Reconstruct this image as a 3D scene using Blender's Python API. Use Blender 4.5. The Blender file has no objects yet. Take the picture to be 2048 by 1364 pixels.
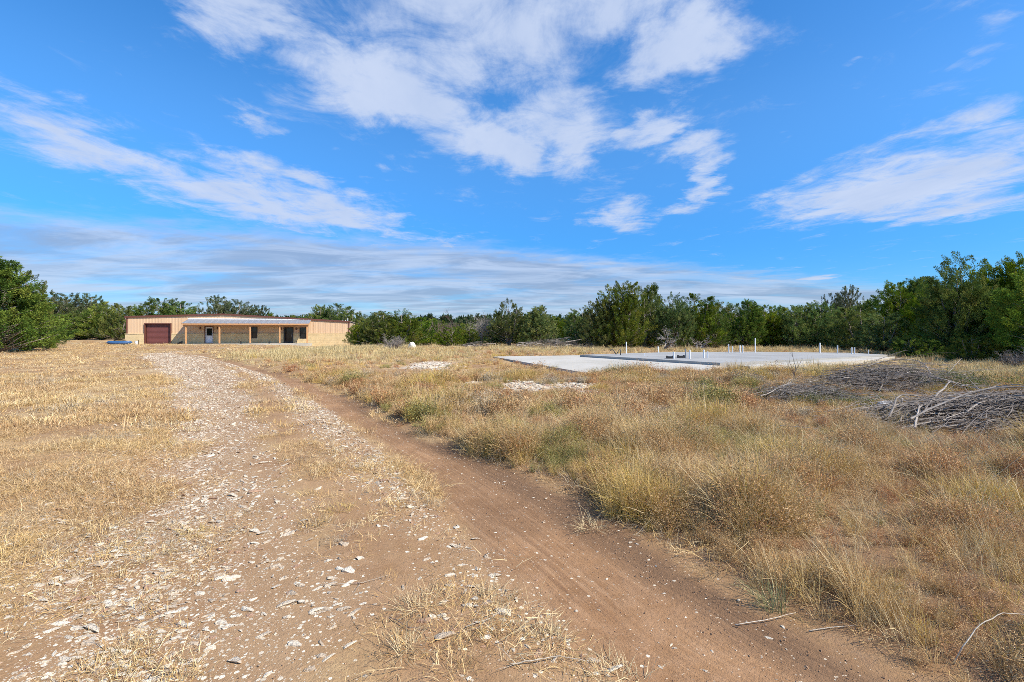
import bpy, bmesh, math, random
import numpy as np
from mathutils import Vector, Matrix, Euler

# ------------------------------------------------------------------ camera, sky, sun, exposure
scene = bpy.context.scene
COL = scene.collection
FPX, HOR, EYE = 950.0, 662.0, 1.6          # focal length and horizon row in photo pixels, eye height

cam_d = bpy.data.cameras.new('camera'); cam = bpy.data.objects.new('camera', cam_d); COL.objects.link(cam)
cam.location = (0, 0, EYE); cam.rotation_euler = (math.radians(90), 0, 0)
cam_d.sensor_width = 36; cam_d.lens = FPX / 2048 * 36
cam_d.shift_y = -(682 - HOR) / 2048
cam_d.clip_start = 0.05; cam_d.clip_end = 6000
scene.camera = cam

SUN_AZ, SUN_EL = math.radians(63), math.radians(43)     # azimuth from straight behind the camera towards the right
to_sun = Vector((math.sin(SUN_AZ) * math.cos(SUN_EL), -math.cos(SUN_AZ) * math.cos(SUN_EL), math.sin(SUN_EL)))
sd = bpy.data.lights.new('sun', 'SUN'); sd.energy = 5.0; sd.angle = math.radians(0.55); sd.color = (1.0, 0.93, 0.82)
sun = bpy.data.objects.new('sun', sd); COL.objects.link(sun)
sun.rotation_euler = to_sun.to_track_quat('Z', 'Y').to_euler(); sun.location = (20, -20, 40)

scene.view_settings.view_transform = 'Standard'; scene.view_settings.look = 'None'
scene.view_settings.exposure = 0.44; scene.view_settings.gamma = 1.0
scene.view_settings.use_curve_mapping = False
scene.cycles.use_denoising = False; scene.cycles.use_adaptive_sampling = True; scene.cycles.adaptive_threshold = 0.03; scene.cycles.adaptive_min_samples = 32; scene.cycles.filter_width = 0.8
scene.cycles.max_bounces = 4; scene.cycles.diffuse_bounces = 2; scene.cycles.transmission_bounces = 4
scene.cycles.transparent_max_bounces = 6; scene.cycles.sample_clamp_indirect = 6


class NT:
    """small helper for node trees"""
    def __init__(s, tree):
        s.t = tree; s.t.nodes.clear()
    def n(s, typ, **kw):
        nd = s.t.nodes.new(typ)
        for k, v in kw.items():
            if k == 'ins':
                for i, val in v.items():
                    if hasattr(val, 'is_output') or isinstance(val, bpy.types.NodeSocket): s.t.links.new(val, nd.inputs[i])
                    else: nd.inputs[i].default_value = val
            else: setattr(nd, k, v)
        return nd
    def math(s, op, a, b=0.0, c=0.0, clamp=False):
        nd = s.n('ShaderNodeMath', operation=op, use_clamp=clamp, ins={0: a, 1: b, 2: c}); return nd.outputs[0]
    def vmath(s, op, a, b=(0, 0, 0), out=0):
        nd = s.n('ShaderNodeVectorMath', operation=op, ins={0: a, 1: b}); return nd.outputs[out]
    def mix(s, f, a, b, bt='MIX'):
        nd = s.n('ShaderNodeMix', data_type='RGBA', blend_type=bt, ins={0: f, 6: a, 7: b}); return nd.outputs[2]
    def noise(s, vec, scale, detail=4.0, rough=0.55, dist=0.0):
        nd = s.n('ShaderNodeTexNoise', ins={'Vector': vec, 'Scale': scale, 'Detail': detail, 'Roughness': rough, 'Distortion': dist}); return nd.outputs[0]
    def ramp(s, v, a, b, lo=0.0, hi=1.0, smooth=True):
        nd = s.n('ShaderNodeMapRange', interpolation_type='SMOOTHSTEP' if smooth else 'LINEAR', ins={0: v, 1: a, 2: b, 3: lo, 4: hi}); return nd.outputs[0]
    def attr(s, name, typ='GEOMETRY'):
        nd = s.n('ShaderNodeAttribute', attribute_name=name, attribute_type=typ); return nd


def cloud_plane(px, py):
    u, v = (px - 1024) / FPX, (HOR - py) / FPX
    return np.array((u, 1.0)) / (v + 0.02)


world = bpy.data.worlds.new('World'); scene.world = world; world.use_nodes = True
W = NT(world.node_tree)
sky = W.n('ShaderNodeTexSky', sky_type='NISHITA', sun_disc=False, sun_elevation=SUN_EL,
          sun_rotation=math.pi - SUN_AZ, altitude=300, air_density=1.0, dust_density=0.35, ozone_density=2.0)
tc = W.n('ShaderNodeTexCoord').outputs['Generated']
sep = W.n('ShaderNodeSeparateXYZ', ins={0: tc})
# clear dry air: the band over the horizon stays blue
clear = W.mix(W.ramp(sep.outputs[2], 0.0, 0.42), (0.36, 0.50, 0.70, 1), (1, 1, 1, 1))
skyc = W.n('ShaderNodeHueSaturation', ins={'Hue': 0.504, 'Saturation': 1.36, 'Value': 1.68, 'Color': W.mix(1.0, sky.outputs[0], clear, 'MULTIPLY')}).outputs[0]
zz = W.math('ADD', W.math('MAXIMUM', sep.outputs[2], 0.0), 0.02)
comb = W.n('ShaderNodeCombineXYZ', ins={0: W.math('DIVIDE', sep.outputs[0], zz), 1: W.math('DIVIDE', sep.outputs[1], zz), 2: 0.0}).outputs[0]
# the cloud layer is a flat sheet overhead; its streaks run away from the camera, a little to the right
STREAK = math.radians(17)
rotv = W.n('ShaderNodeMapping', vector_type='POINT', ins={0: comb, 2: (0, 0, STREAK), 3: (1.0, 0.42, 1)}).outputs[0]
warpn = W.n('ShaderNodeTexNoise', ins={'Vector': comb, 'Scale': 2.2, 'Detail': 6.0, 'Roughness': 0.62}).outputs[1]
warp = W.vmath('MULTIPLY', W.vmath('SUBTRACT', warpn, (0.5, 0.5, 0.5)), (0.62, 0.62, 0.0))
pw = W.vmath('ADD', comb, warp)
CLOUDS = [  # (x, y) - (x, y) in the photograph, half width there, strength
    (330, -40, 640, 110, 70, 0.9), (520, 60, 960, 270, 75, 1.0), (800, 190, 1090, 350, 60, 0.9), (620, -60, 1180, 150, 150, 0.8), (900, -80, 1500, -10, 120, 0.9),
    (980, 130, 1180, 330, 95, 0.75), (1450, -40, 1270, 190, 120, 1.05), (1490, 20, 1360, 170, 60, 0.75), (1220, 250, 1360, 262, 44, 0.9), (1110, 200, 1190, 340, 60, 0.85),
    (1205, 365, 1262, 470, 54, 0.75), (1440, 265, 1395, 425, 36, 0.85), (1310, 300, 1480, 280, 20, 0.65), (1320, 428, 1400, 405, 14, 0.5), (1080, 300, 1200, 360, 40, 0.45),
    (2140, 225, 1600, 448, 96, 1.0), (2160, 330, 1700, 445, 60, 0.8), (2100, 165, 1790, 280, 30, 0.6), (1960, 80, 2100, 10, 44, 0.45), (1900, 110, 2060, 80, 24, 0.4), (1620, 150, 1640, 130, 24, .35), (1540, 270, 1600, 268, 16, .4),
    (-120, 215, 330, 345, 34, 0.85), (220, 310, 780, 468, 48, 0.95), (380, 270, 580, 350, 26, 0.65), (500, 300, 760, 410, 20, 0.75), (150, 250, 480, 380, 30, .55),
    (-80, 180, 275, 285, 24, 0.6), (-80, 160, 150, 200, 24, 0.5), (760, 445, 930, 505, 24, 0.55), (470, 236, 570, 262, 14, 0.55),
    (705, 489, 810, 490, 8, 0.6), (1590, 552, 1680, 553, 5, 0.8), (730, 330, 800, 347, 10, 0.4), (420, 205, 520, 215, 14, .35)]
cov = None
for (x0, y0, x1, y1, w, s) in CLOUDS:
    A, B = cloud_plane(x0, y0), cloud_plane(x1, y1)
    c = (A + B) / 2; d = (B - A); L = np.hypot(*d); th = math.atan2(d[1], d[0])
    mx, my = (x0 + x1) / 2, (y0 + y1) / 2
    nx, ny = -(y1 - y0), (x1 - x0); nl = math.hypot(nx, ny)
    e = cloud_plane(mx + nx / nl * w, my + ny / nl * w) - c
    perp = abs(-math.sin(th) * e[0] + math.cos(th) * e[1])
    mp = W.n('ShaderNodeMapping', vector_type='TEXTURE', ins={0: pw, 1: (c[0], c[1], 0), 2: (0, 0, th), 3: (L / 2 * 1.25, max(perp, .03) * 1.6, 1)})
    m = W.ramp(W.vmath('LENGTH', mp.outputs[0], out=1), 1.1, 0.1, 0.0, s)
    cov = m if cov is None else W.math('MAXIMUM', cov, m)
zz2_ = W.math('ADD', W.math('MAXIMUM', sep.outputs[2], 0.0), 0.085)
combd = W.n('ShaderNodeCombineXYZ', ins={0: W.math('DIVIDE', sep.outputs[0], zz2_), 1: W.math('DIVIDE', sep.outputs[1], zz2_), 2: 0.0}).outputs[0]
# deck of thin stratus beyond a line, low over the horizon
edge = W.vmath('DOT_PRODUCT', W.vmath('ADD', comb, W.vmath('MULTIPLY', warp, (3.0, 3.0, 0.0))), (-0.418, 0.908, 0.0), out=1)
deck = W.ramp(edge, 4.3, 5.6, 0.0, 0.97)
# elsewhere the same kind of scattered cloud goes on, behind the camera too
front = W.ramp(sep.outputs[1], -0.15, 0.15)
else_c = W.math('MULTIPLY', W.ramp(W.noise(rotv, 0.35, 3.0), 0.48, 0.7, 0.0, 0.9), W.math('SUBTRACT', 1.0, front))
cov = W.math('MAXIMUM', cov, else_c)
fib = W.noise(rotv, 2.6, 9.0, 0.66, 0.5)
puf = W.noise(comb, 3.0, 10.0, 0.66, 0.6)
fine = W.math('ADD', W.math('MULTIPLY', fib, 0.45), W.math('MULTIPLY', puf, 0.55))
fine = W.math('ADD', W.math('MULTIPLY', W.math('SUBTRACT', fine, 0.5), 1.55), 0.5)
dens = W.ramp(W.math('ADD', W.math('MULTIPLY', cov, 0.5), fine), 0.56, 0.98, 0.0, 1.0)
ddeck = W.math('MULTIPLY', deck, W.ramp(W.noise(W.n('ShaderNodeMapping', ins={0: combd, 2: (0, 0, math.radians(-35)), 3: (0.5, 1.0, 1)}).outputs[0], 1.3, 8.0, 0.6, 0.6), 0.3, 0.55, 0.45, 1.0))
skyl = W.math('MAXIMUM', dens, W.math('MULTIPLY', ddeck, 0.92))
cl_white = W.mix(W.noise(rotv, 3.1, 6.0, 0.6), (3.3, 4.2, 6.1, 1), (5.3, 5.9, 7.2, 1))
cl_deck = W.mix(W.ramp(W.noise(W.n('ShaderNodeMapping', ins={0: combd, 2: (0, 0, math.radians(-30)), 3: (0.55, 1.0, 1)}).outputs[0], 1.5, 9.0, 0.62, 0.9), 0.36, 0.64), (2.4, 3.05, 4.3, 1), (4.2, 4.9, 6.2, 1))
cl_c = W.mix(deck, cl_white, cl_deck)
out_c = W.mix(W.math('MULTIPLY', skyl, 0.92), skyc, cl_c)
bg = W.n('ShaderNodeBackground', ins={0: out_c, 1: 0.1})
W.n('ShaderNodeOutputWorld', ins={0: bg.outputs[0]})
world.cycles.sampling_method = 'NONE'

# ------------------------------------------------------------------ general helpers
rng = np.random.default_rng(11)
random.seed(4)
DEF = {}


def tag(o, label=None, cat=None, group=None, kind=None):
    if label: o['label'] = label
    if cat: o['category'] = cat
    if group: o['group'] = group
    if kind: o['kind'] = kind
    return o


def link(name, me, mat=None, parent=None, loc=None, rot=None, scale=None):
    o = bpy.data.objects.new(name, me); COL.objects.link(o)
    if mat is not None and me is not None and not len(me.materials): me.materials.append(mat)
    if parent: o.parent = parent
    if loc is not None: o.location = loc
    if rot is not None: o.rotation_euler = rot
    if scale is not None: o.scale = scale
    return o


def empty(name, loc=(0, 0, 0), rz=0.0):
    o = bpy.data.objects.new(name, None); COL.objects.link(o); o.location = loc; o.rotation_euler = (0, 0, rz); return o


def mesh_np(name, V, tris=None, quads=None, smooth=False):
    me = bpy.data.meshes.new(name)
    V = np.asarray(V, np.float32).reshape(-1, 3)
    loops = []; starts = []; tot = 0; npoly = 0
    if tris is not None and len(tris):
        t = np.asarray(tris, np.int32).reshape(-1, 3); loops.append(t.ravel()); starts.append(np.arange(len(t)) * 3); tot += t.size; npoly += len(t)
    if quads is not None and len(quads):
        q = np.asarray(quads, np.int32).reshape(-1, 4); loops.append(q.ravel()); starts.append(tot + np.arange(len(q)) * 4); tot += q.size; npoly += len(q)
    L = np.concatenate(loops).astype(np.int32); S = np.concatenate(starts).astype(np.int32)
    me.vertices.add(len(V)); me.vertices.foreach_set('co', V.ravel())
    me.loops.add(len(L)); me.loops.foreach_set('vertex_index', L)
    me.polygons.add(npoly); me.polygons.foreach_set('loop_start', S)
    me.update(calc_edges=True)
    if smooth: me.polygons.foreach_set('use_smooth', np.ones(npoly, bool))
    return me


def add_attr(me, name, typ, data):
    a = me.attributes.new(name, typ, 'POINT')
    key = {'FLOAT': 'value', 'INT': 'value', 'FLOAT_VECTOR': 'vector', 'FLOAT_COLOR': 'color'}[typ]
    a.data.foreach_set(key, np.ascontiguousarray(data, dtype=np.int32 if typ == 'INT' else np.float32).ravel())


class MB:
    """collects boxes, quads and tubes into one mesh"""
    def __init__(s): s.v = []; s.f = []
    def box(s, x0, x1, y0, y1, z0, z1):
        b = len(s.v); s.v += [(x, y, z) for z in (z0, z1) for y in (y0, y1) for x in (x0, x1)]
        s.f += [tuple(b + i for i in q) for q in ((0, 2, 3, 1), (4, 5, 7, 6), (0, 1, 5, 4), (2, 6, 7, 3), (0, 4, 6, 2), (1, 3, 7, 5))]
        return s
    def poly(s, pts, flip=False):
        b = len(s.v); s.v += [tuple(p) for p in pts]; idx = list(range(b, b + len(pts))); s.f.append(tuple(idx[::-1] if flip else idx)); return s
    def prism(s, pts, z0, z1):
        b = len(s.v); n = len(pts)
        s.v += [(p[0], p[1], z0) for p in pts] + [(p[0], p[1], z1 if not callable(z1) else z1(p)) for p in pts]
        s.f.append(tuple(range(b + n - 1, b - 1, -1))); s.f.append(tuple(range(b + n, b + 2 * n)))
        for i in range(n): j = (i + 1) % n; s.f.append((b + i, b + j, b + n + j, b + n + i))
        return s
    def tube(s, pts, radii, n=6, cap=True):
        pts = [Vector(p) for p in pts]; b = len(s.v)
        if not hasattr(radii, '__len__'): radii = [radii] * len(pts)
        for i, p in enumerate(pts):
            d = (pts[min(i + 1, len(pts) - 1)] - pts[max(i - 1, 0)]).normalized()
            a = d.orthogonal().normalized() if i == 0 else (a - d * a.dot(d)).normalized()
            c = d.cross(a)
            for k in range(n):
                t = 2 * math.pi * k / n; s.v.append(tuple(p + (a * math.cos(t) + c * math.sin(t)) * radii[i]))
        for i in range(len(pts) - 1):
            for k in range(n):
                j = (k + 1) % n; s.f.append((b + i * n + k, b + i * n + j, b + (i + 1) * n + j, b + (i + 1) * n + k))
        if cap:
            s.f.append(tuple(range(b + n - 1, b - 1, -1))); e = b + (len(pts) - 1) * n; s.f.append(tuple(range(e, e + n)))
        return s
    def mesh(s, name, smooth=False):
        me = bpy.data.meshes.new(name); me.from_pydata(s.v, [], s.f)
        if smooth:
            for p in me.polygons: p.use_smooth = True
        me.update(); return me
    def build(s, name, mat, parent=None, smooth=False, loc=None, rot=None):
        return link(name, s.mesh(name, smooth), mat, parent, loc, rot)


def hash2(ix, iy, seed):
    h = (ix.astype(np.int64) * 374761393 + iy.astype(np.int64) * 668265263 + seed * 1274126177) & 0xffffffff
    h = ((h ^ (h >> 13)) * 1274126177) & 0xffffffff
    return ((h ^ (h >> 16)) & 0xffff) / 65535.0


def vnoise(x, y, seed=0):
    x = np.asarray(x, float); y = np.asarray(y, float)
    ix = np.floor(x); iy = np.floor(y); fx = x - ix; fy = y - iy
    fx = fx * fx * (3 - 2 * fx); fy = fy * fy * (3 - 2 * fy)
    ix = ix.astype(np.int64); iy = iy.astype(np.int64)
    a = hash2(ix, iy, seed); b = hash2(ix + 1, iy, seed); c = hash2(ix, iy + 1, seed); d = hash2(ix + 1, iy + 1, seed)
    return (a * (1 - fx) + b * fx) * (1 - fy) + (c * (1 - fx) + d * fx) * fy


def fbm(x, y, seed=0, o=4):
    v = 0; amp = 0.5; t = 0
    for k in range(o):
        v = v + amp * vnoise(np.asarray(x) * 2 ** k, np.asarray(y) * 2 ** k, seed + k * 7); t += amp; amp *= 0.55
    return v / t


def sstep(a, b, v):
    t = np.clip((np.asarray(v, float) - a) / (b - a), 0, 1); return t * t * (3 - 2 * t)


def gp(px, py, z=0.0):
    """point of height z seen at a photo pixel below the horizon"""
    d = FPX * (EYE - z) / (py - HOR); return np.array(((px - 1024) / FPX * d, d))


# ------------------------------------------------------------------ lie of the land
def curve(pts):
    P = np.array([gp(*p) for p in pts]); P = P[np.argsort(P[:, 1])]
    y0, x0 = P[0, 1], P[0, 0]; s = (P[1, 0] - P[0, 0]) / (P[1, 1] - P[0, 1])
    ys = np.concatenate(([y0 - 8], P[:, 1])); xs = np.concatenate(([x0 - 8 * s], P[:, 0]))
    return lambda y: np.interp(y, ys, xs)


RUT_R = curve([(1870, 1364), (1788, 1330), (1686, 1285), (1540, 1206), (1404, 1138), (1300, 1078), (1150, 1000), (1040, 948), (946, 908), (860, 878), (800, 850), (746, 822),
               (700, 796), (640, 770), (547, 744), (470, 724), (410, 711), (350, 703)])
RUT_L = curve([(1270, 1364), (1130, 1255), (1016, 1132), (904, 1035), (845, 965), (790, 910), (715, 855), (600, 785), (540, 752), (470, 730), (410, 713), (340, 704)])
STRIP_L = curve([(720, 1364), (700, 1230), (675, 1150), (640, 1060), (600, 990), (560, 930), (535, 880), (512, 820), (500, 780), (470, 745), (420, 720), (350, 706)])
LEFT_L = curve([(-60, 1364), (90, 1200), (220, 1080), (310, 1000), (345, 920), (350, 850), (350, 790), (335, 750), (300, 720), (265, 708)])

PILE_R = (8.0, 7.7); PILE_B = (10.3, 12.6)


def gz(x, y):
    x = np.asarray(x, float); y = np.asarray(y, float)
    z = (fbm(x * 0.11, y * 0.11, 3, 3) - 0.5) * 0.22 * sstep(3, 9, np.hypot(x, y))
    z = z + (fbm(x * 0.9, y * 0.9, 9, 3) - 0.5) * 0.05
    rr, rl, sl, ll = RUT_R(y), RUT_L(y), STRIP_L(y), LEFT_L(y)
    road = sstep(ll - 1.0, ll + .3, x) * (1 - sstep(rr - .1, rr + .6, x)) * (1 - sstep(38, 46, y))
    flat = (fbm(x * 1.2, y * 0.7, 21, 3) - .5) * 0.03
    mid = (rr + rl) / 2; wd = np.maximum(rr - rl, .3) / 2
    flat = flat - 0.045 * np.exp(-((x - mid) / wd) ** 2) - 0.03 * np.exp(-((x - (sl * .35 + ll * .65)) / .8) ** 2)
    z = z * (1 - road) + flat * road
    z = z + 0.10 * sstep(0.0, 1.2, x - rr) * (1 - sstep(40, 50, y)) * (1 - sstep(8, 16, x - rr) * .5)
    z = z + 0.18 * np.exp(-(((x - PILE_R[0] - .6) / 2.0) ** 2 + ((y - PILE_R[1]) / 0.8) ** 2))
    z = z + 0.34 * np.exp(-(((x - PILE_B[0]) / 1.3) ** 2 + ((y - PILE_B[1]) / 0.75) ** 2))
    z = z - 0.40 * np.exp(-(((x + 21) / 10) ** 2 + ((y - 60) / 9) ** 2))
    z = z + 0.35 * sstep(-44, -60, x) * sstep(40, 70, y)
    r = np.hypot(x, y)
    z = z + sstep(120, 900, r) * (fbm(x * .004, y * .004, 33, 2) * 6 + 1)
    # graded level round the foundation and the metal building
    sl_m = np.exp(-(((x - 10.5) / 9.5) ** 4 + ((y - 25.5) / 7) ** 4)); z = z * (1 - sl_m) + (-0.02) * sl_m
    du = (x + 45.9) * .963 + (y - 56.5) * .2697; dn = -(x + 45.9) * .2697 + (y - 56.5) * .963
    bm = sstep(-3.5, -1, du) * (1 - sstep(26, 29, du)) * sstep(-4.5, -2.4, dn) * (1 - sstep(17, 22, dn))
    tgt = 0.0 - 0.36 * sstep(8, 24, du)
    return z * (1 - bm) + tgt * bm


def zone(x, y):
    """gravel, straw litter, moist soil with painted clump shade, bare white rubble, bark litter"""
    x = np.asarray(x, float); y = np.asarray(y, float)
    rr, rl, sl, ll = RUT_R(y), RUT_L(y), STRIP_L(y), LEFT_L(y)
    w = (fbm(x * 1.1, y * 0.9, 41, 4) - .5)
    far = 1 - sstep(40, 47, y)
    in_rut = sstep(-.15, .15, x - rl + w * .5) * sstep(-.15, .2, rr - x + w * .7)
    in_strip = sstep(-.25, .25, x - sl + w * .8) * sstep(-.15, .15, rl - x + w * .6)
    in_left = sstep(-.5, .4, x - ll + w * 1.4) * sstep(-.2, .2, sl - x + w * .8)
    # gravel: white in the left wheel track, along the right side of the middle strip, thin in the right rut
    leftness = np.clip((sl - x) / np.maximum(sl - ll, .3), 0, 1)
    near = 1 - sstep(5, 10, y)
    g = in_left * (.30 + .55 * sstep(.1, .8, leftness) + .25 * (1 - near)) * (0.6 + .8 * fbm(x * .8, y * .5, 51, 3))
    g = np.maximum(g, in_strip * sstep(.25, .8, (x - sl) / np.maximum(rl - sl, .3)) * (.28 + .72 * sstep(3.6, 6.5, y)) * (0.5 + 1.0 * fbm(x * .9, y * .6, 57, 3)))
    g = np.maximum(g, in_rut * .035)
    g = np.maximum(g, .42 * sstep(-1.6, .2, x - ll) * sstep(-.2, .6, ll - x) * near)
    g = g * far
    straw = 1 - np.clip(in_rut + in_left * .9 + in_strip * .8, 0, 1) * far
    yard = sstep(36, 41, y) * (1 - sstep(50, 55, y)) * sstep(-38, -34, x) * (1 - sstep(-17, -11, x)) * sstep(.42, .58, fbm(x * .16, y * .3, 61, 3) + .05)
    lat = (x - rl) / np.maximum(rr - rl, .3)
    damp = in_rut * sstep(.52, .8, lat + w * .25) * (1 - sstep(8, 14, y)) * far
    damp = np.maximum(damp, in_rut * .35 * sstep(.5, .62, fbm(x * .8, y * .35, 71, 3)))
    damp = np.maximum(damp, .85 * sstep(-.1, .3, x - rr) * (1 - sstep(12, 22, y)) * sstep(.15, .45, fbm(x * .9, y * .9, 73, 3)))  # right of the rut: reddish litter and painted shade between the clumps
    rub = np.zeros_like(x)
    for (cx, cy, ax, ay) in RUBBLE:
        rub = np.maximum(rub, 1 - sstep(.5, 1.15, np.hypot((x - cx) / ax, (y - cy) / ay) + w * .9))
    bark = np.exp(-(((x - PILE_R[0] - .5) / 2.2) ** 2 + ((y - PILE_R[1]) / 1.0) ** 2) * 1.3)
    bark = np.maximum(bark, np.exp(-(((x - PILE_B[0]) / 1.6) ** 2 + ((y - PILE_B[1]) / .9) ** 2) * 1.3))
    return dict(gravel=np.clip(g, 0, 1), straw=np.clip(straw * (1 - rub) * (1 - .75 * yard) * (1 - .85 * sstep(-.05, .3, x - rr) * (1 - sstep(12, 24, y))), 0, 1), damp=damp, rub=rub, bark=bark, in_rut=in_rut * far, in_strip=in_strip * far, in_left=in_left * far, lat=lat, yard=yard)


RUBBLE = []
for (px, py, hw, hh) in ((862, 734, 50, 8), (1050, 777, 58, 12), (1150, 780, 48, 11), (950, 773, 22, 7), (1830, 757, 40, 4)):
    c = gp(px, py); a = gp(px + hw, py)[0] - c[0]; b = (gp(px, py - hh)[1] - gp(px, py + hh)[1]) / 2
    RUBBLE.append((c[0], c[1], a, b))

# ------------------------------------------------------------------ materials
def mat(name):
    m = bpy.data.materials.new(name); m.use_nodes = True; return m, NT(m.node_tree)


def simple(name, col, rough=0.7, var=0.12, scale=8.0, bump=0.0, bscale=40.0, metallic=0.0, obj_rand=0.0):
    m, t = mat(name)
    co = t.n('ShaderNodeTexCoord').outputs['Object']
    nz = t.noise(co, scale, 5.0, 0.6)
    v = t.ramp(nz, 0.25, 0.75, 1 - var, 1 + var, smooth=False)
    if obj_rand:
        oi = t.n('ShaderNodeObjectInfo').outputs['Random']
        v = t.math('MULTIPLY', v, t.ramp(oi, 0, 1, 1 - obj_rand, 1 + obj_rand, smooth=False))
    c = t.n('ShaderNodeVectorMath', operation='SCALE', ins={0: col[:3], 3: v}).outputs[0]
    b = t.n('ShaderNodeBsdfPrincipled', ins={'Base Color': c, 'Roughness': rough, 'Metallic': metallic})
    if bump:
        bp = t.n('ShaderNodeBump', ins={'Strength': bump, 'Distance': 0.02, 'Height': t.noise(co, bscale, 4.0, 0.6)})
        t.t.links.new(bp.outputs[0], b.inputs['Normal'])
    t.n('ShaderNodeOutputMaterial', ins={0: b.outputs[0]})
    return m


def ground_material():
    m, t = mat('dry_ground')
    pos = t.n('ShaderNodeNewGeometry').outputs['Position']
    za = t.n('ShaderNodeSeparateColor', ins={0: t.attr('zone').outputs['Color']})
    zb = t.n('ShaderNodeSeparateColor', ins={0: t.attr('zone_b').outputs['Color']})
    gravel, straw, damp = za.outputs[0], za.outputs[1], za.outputs[2]
    rub, bark, rut = zb.outputs[0], zb.outputs[1], zb.outputs[2]
    lat = t.attr('lat').outputs['Fac']
    n1 = t.noise(pos, 1.3, 6.0, 0.6); n2 = t.noise(pos, 9.0, 6.0, 0.65); n3 = t.noise(pos, 55.0, 4.0, 0.7)
    soil = t.mix(t.ramp(n1, .3, .7), (.255, .138, .066, 1), (.36, .205, .102, 1))
    soil = t.mix(t.ramp(n2, .35, .75, 0, .55), soil, (.40, .245, .14, 1))
    soil = t.mix(t.math('MULTIPLY', t.attr('zone').outputs['Alpha'], t.ramp(n1, .25, .65, .1, .6)), soil, (.375, .255, .145, 1))
    # streaks along the wheel track
    sp = t.n('ShaderNodeSeparateXYZ', ins={0: pos})
    sv = t.n('ShaderNodeCombineXYZ', ins={0: t.math('MULTIPLY', lat, 16.0), 1: t.math('MULTIPLY', sp.outputs[1], .55), 2: 0.0}).outputs[0]
    st = t.noise(sv, 1.6, 5.0, 0.7)
    rut = t.math('MULTIPLY', rut, t.ramp(t.noise(pos, .9, 4.0, .6), .3, .62, .15, 1.0))
    soil = t.mix(t.math('MULTIPLY', rut, t.ramp(st, .45, .68, 0, .5)), soil, (.175, .095, .055, 1))
    soil = t.mix(t.math('MULTIPLY', rut, t.ramp(st, .5, .3, 0, .45)), soil, (.47, .30, .175, 1))
    damp_shade_c = t.mix(n3, (.125, .072, .040, 1), (.24, .145, .082, 1))  # moist rut soil; right of it also litter and painted shade under grass
    soil = t.mix(t.math('MULTIPLY', damp, t.ramp(t.noise(sv, 2.2, 6.0, .75), .25, .6, .45, 1.0)), soil, damp_shade_c)
    # fine straw litter
    strawn = t.noise(t.n('ShaderNodeMapping', ins={0: pos, 2: (0, 0, .5), 3: (1, 2.2, 1)}).outputs[0], 16.0, 6.0, 0.75)
    lit = t.mix(t.ramp(t.noise(pos, .55, 5.0, .65), .38, .64), (.35, .215, .105, 1), (.56, .405, .205, 1))
    lit = t.mix(t.ramp(t.noise(pos, 1.9, 5.0, .7), .5, .72, 0, .7), lit, (.30, .20, .13, 1))
    lit = t.mix(t.ramp(n3, .35, .7, 0, .55), lit, (.22, .13, .07, 1))
    c = t.mix(t.math('MULTIPLY', straw, t.ramp(t.math('ADD', strawn, t.math('MULTIPLY', n1, .5)), .38, .78)), soil, lit)
    # chips too small to be pieces
    vor = t.n('ShaderNodeTexVoronoi', feature='F1', ins={'Vector': pos, 'Scale': 38.0, 'Randomness': 1.0})
    chipr = t.n('ShaderNodeSeparateColor', ins={0: vor.outputs['Color']})
    on = t.math('LESS_THAN', chipr.outputs[0], t.math('MULTIPLY', gravel, .62))
    inside = t.math('LESS_THAN', vor.outputs['Distance'], t.ramp(chipr.outputs[1], 0, 1, .18, .5))
    chip = t.math('MULTIPLY', on, inside)
    vor2 = t.n('ShaderNodeTexVoronoi', feature='F1', ins={'Vector': pos, 'Scale': 95.0, 'Randomness': 1.0})
    c2r = t.n('ShaderNodeSeparateColor', ins={0: vor2.outputs['Color']})
    chip2 = t.math('MULTIPLY', t.math('LESS_THAN', c2r.outputs[0], t.math('ADD', t.math('MULTIPLY', gravel, .35), .015)), t.math('LESS_THAN', vor2.outputs['Distance'], .42))
    chipc = t.mix(chipr.outputs[2], (.50, .40, .28, 1), (.80, .72, .56, 1))
    c = t.mix(chip, c, chipc)
    c = t.mix(t.math('MULTIPLY', chip2, .8), c, (.62, .52, .38, 1))
    rubc = t.mix(t.ramp(n2, .3, .7), (.50, .43, .33, 1), (.76, .70, .58, 1))
    c = t.mix(t.math('MULTIPLY', rub, t.ramp(n2, .2, .5, .5, 1)), c, rubc)
    barkc = t.mix(n3, (.07, .045, .03, 1), (.21, .14, .09, 1))
    c = t.mix(bark, c, barkc)
    h = t.math('ADD', t.math('MULTIPLY', n2, .5), t.math('MULTIPLY', n3, .35))
    h = t.math('ADD', h, t.math('MULTIPLY', chip, .5))
    h = t.math('ADD', h, t.math('MULTIPLY', t.math('MULTIPLY', st, rut), .9))
    h = t.math('ADD', h, t.math('MULTIPLY', t.noise(pos, 160.0, 2.0, .6), .15))
    bp = t.n('ShaderNodeBump', ins={'Strength': 1.0, 'Distance': 0.02, 'Height': h})
    b = t.n('ShaderNodeBsdfPrincipled', ins={'Base Color': c, 'Roughness': 0.95, 'Specular IOR Level': 0.1, 'Normal': bp.outputs[0]})
    t.n('ShaderNodeOutputMaterial', ins={0: b.outputs[0]})
    return m


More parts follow.
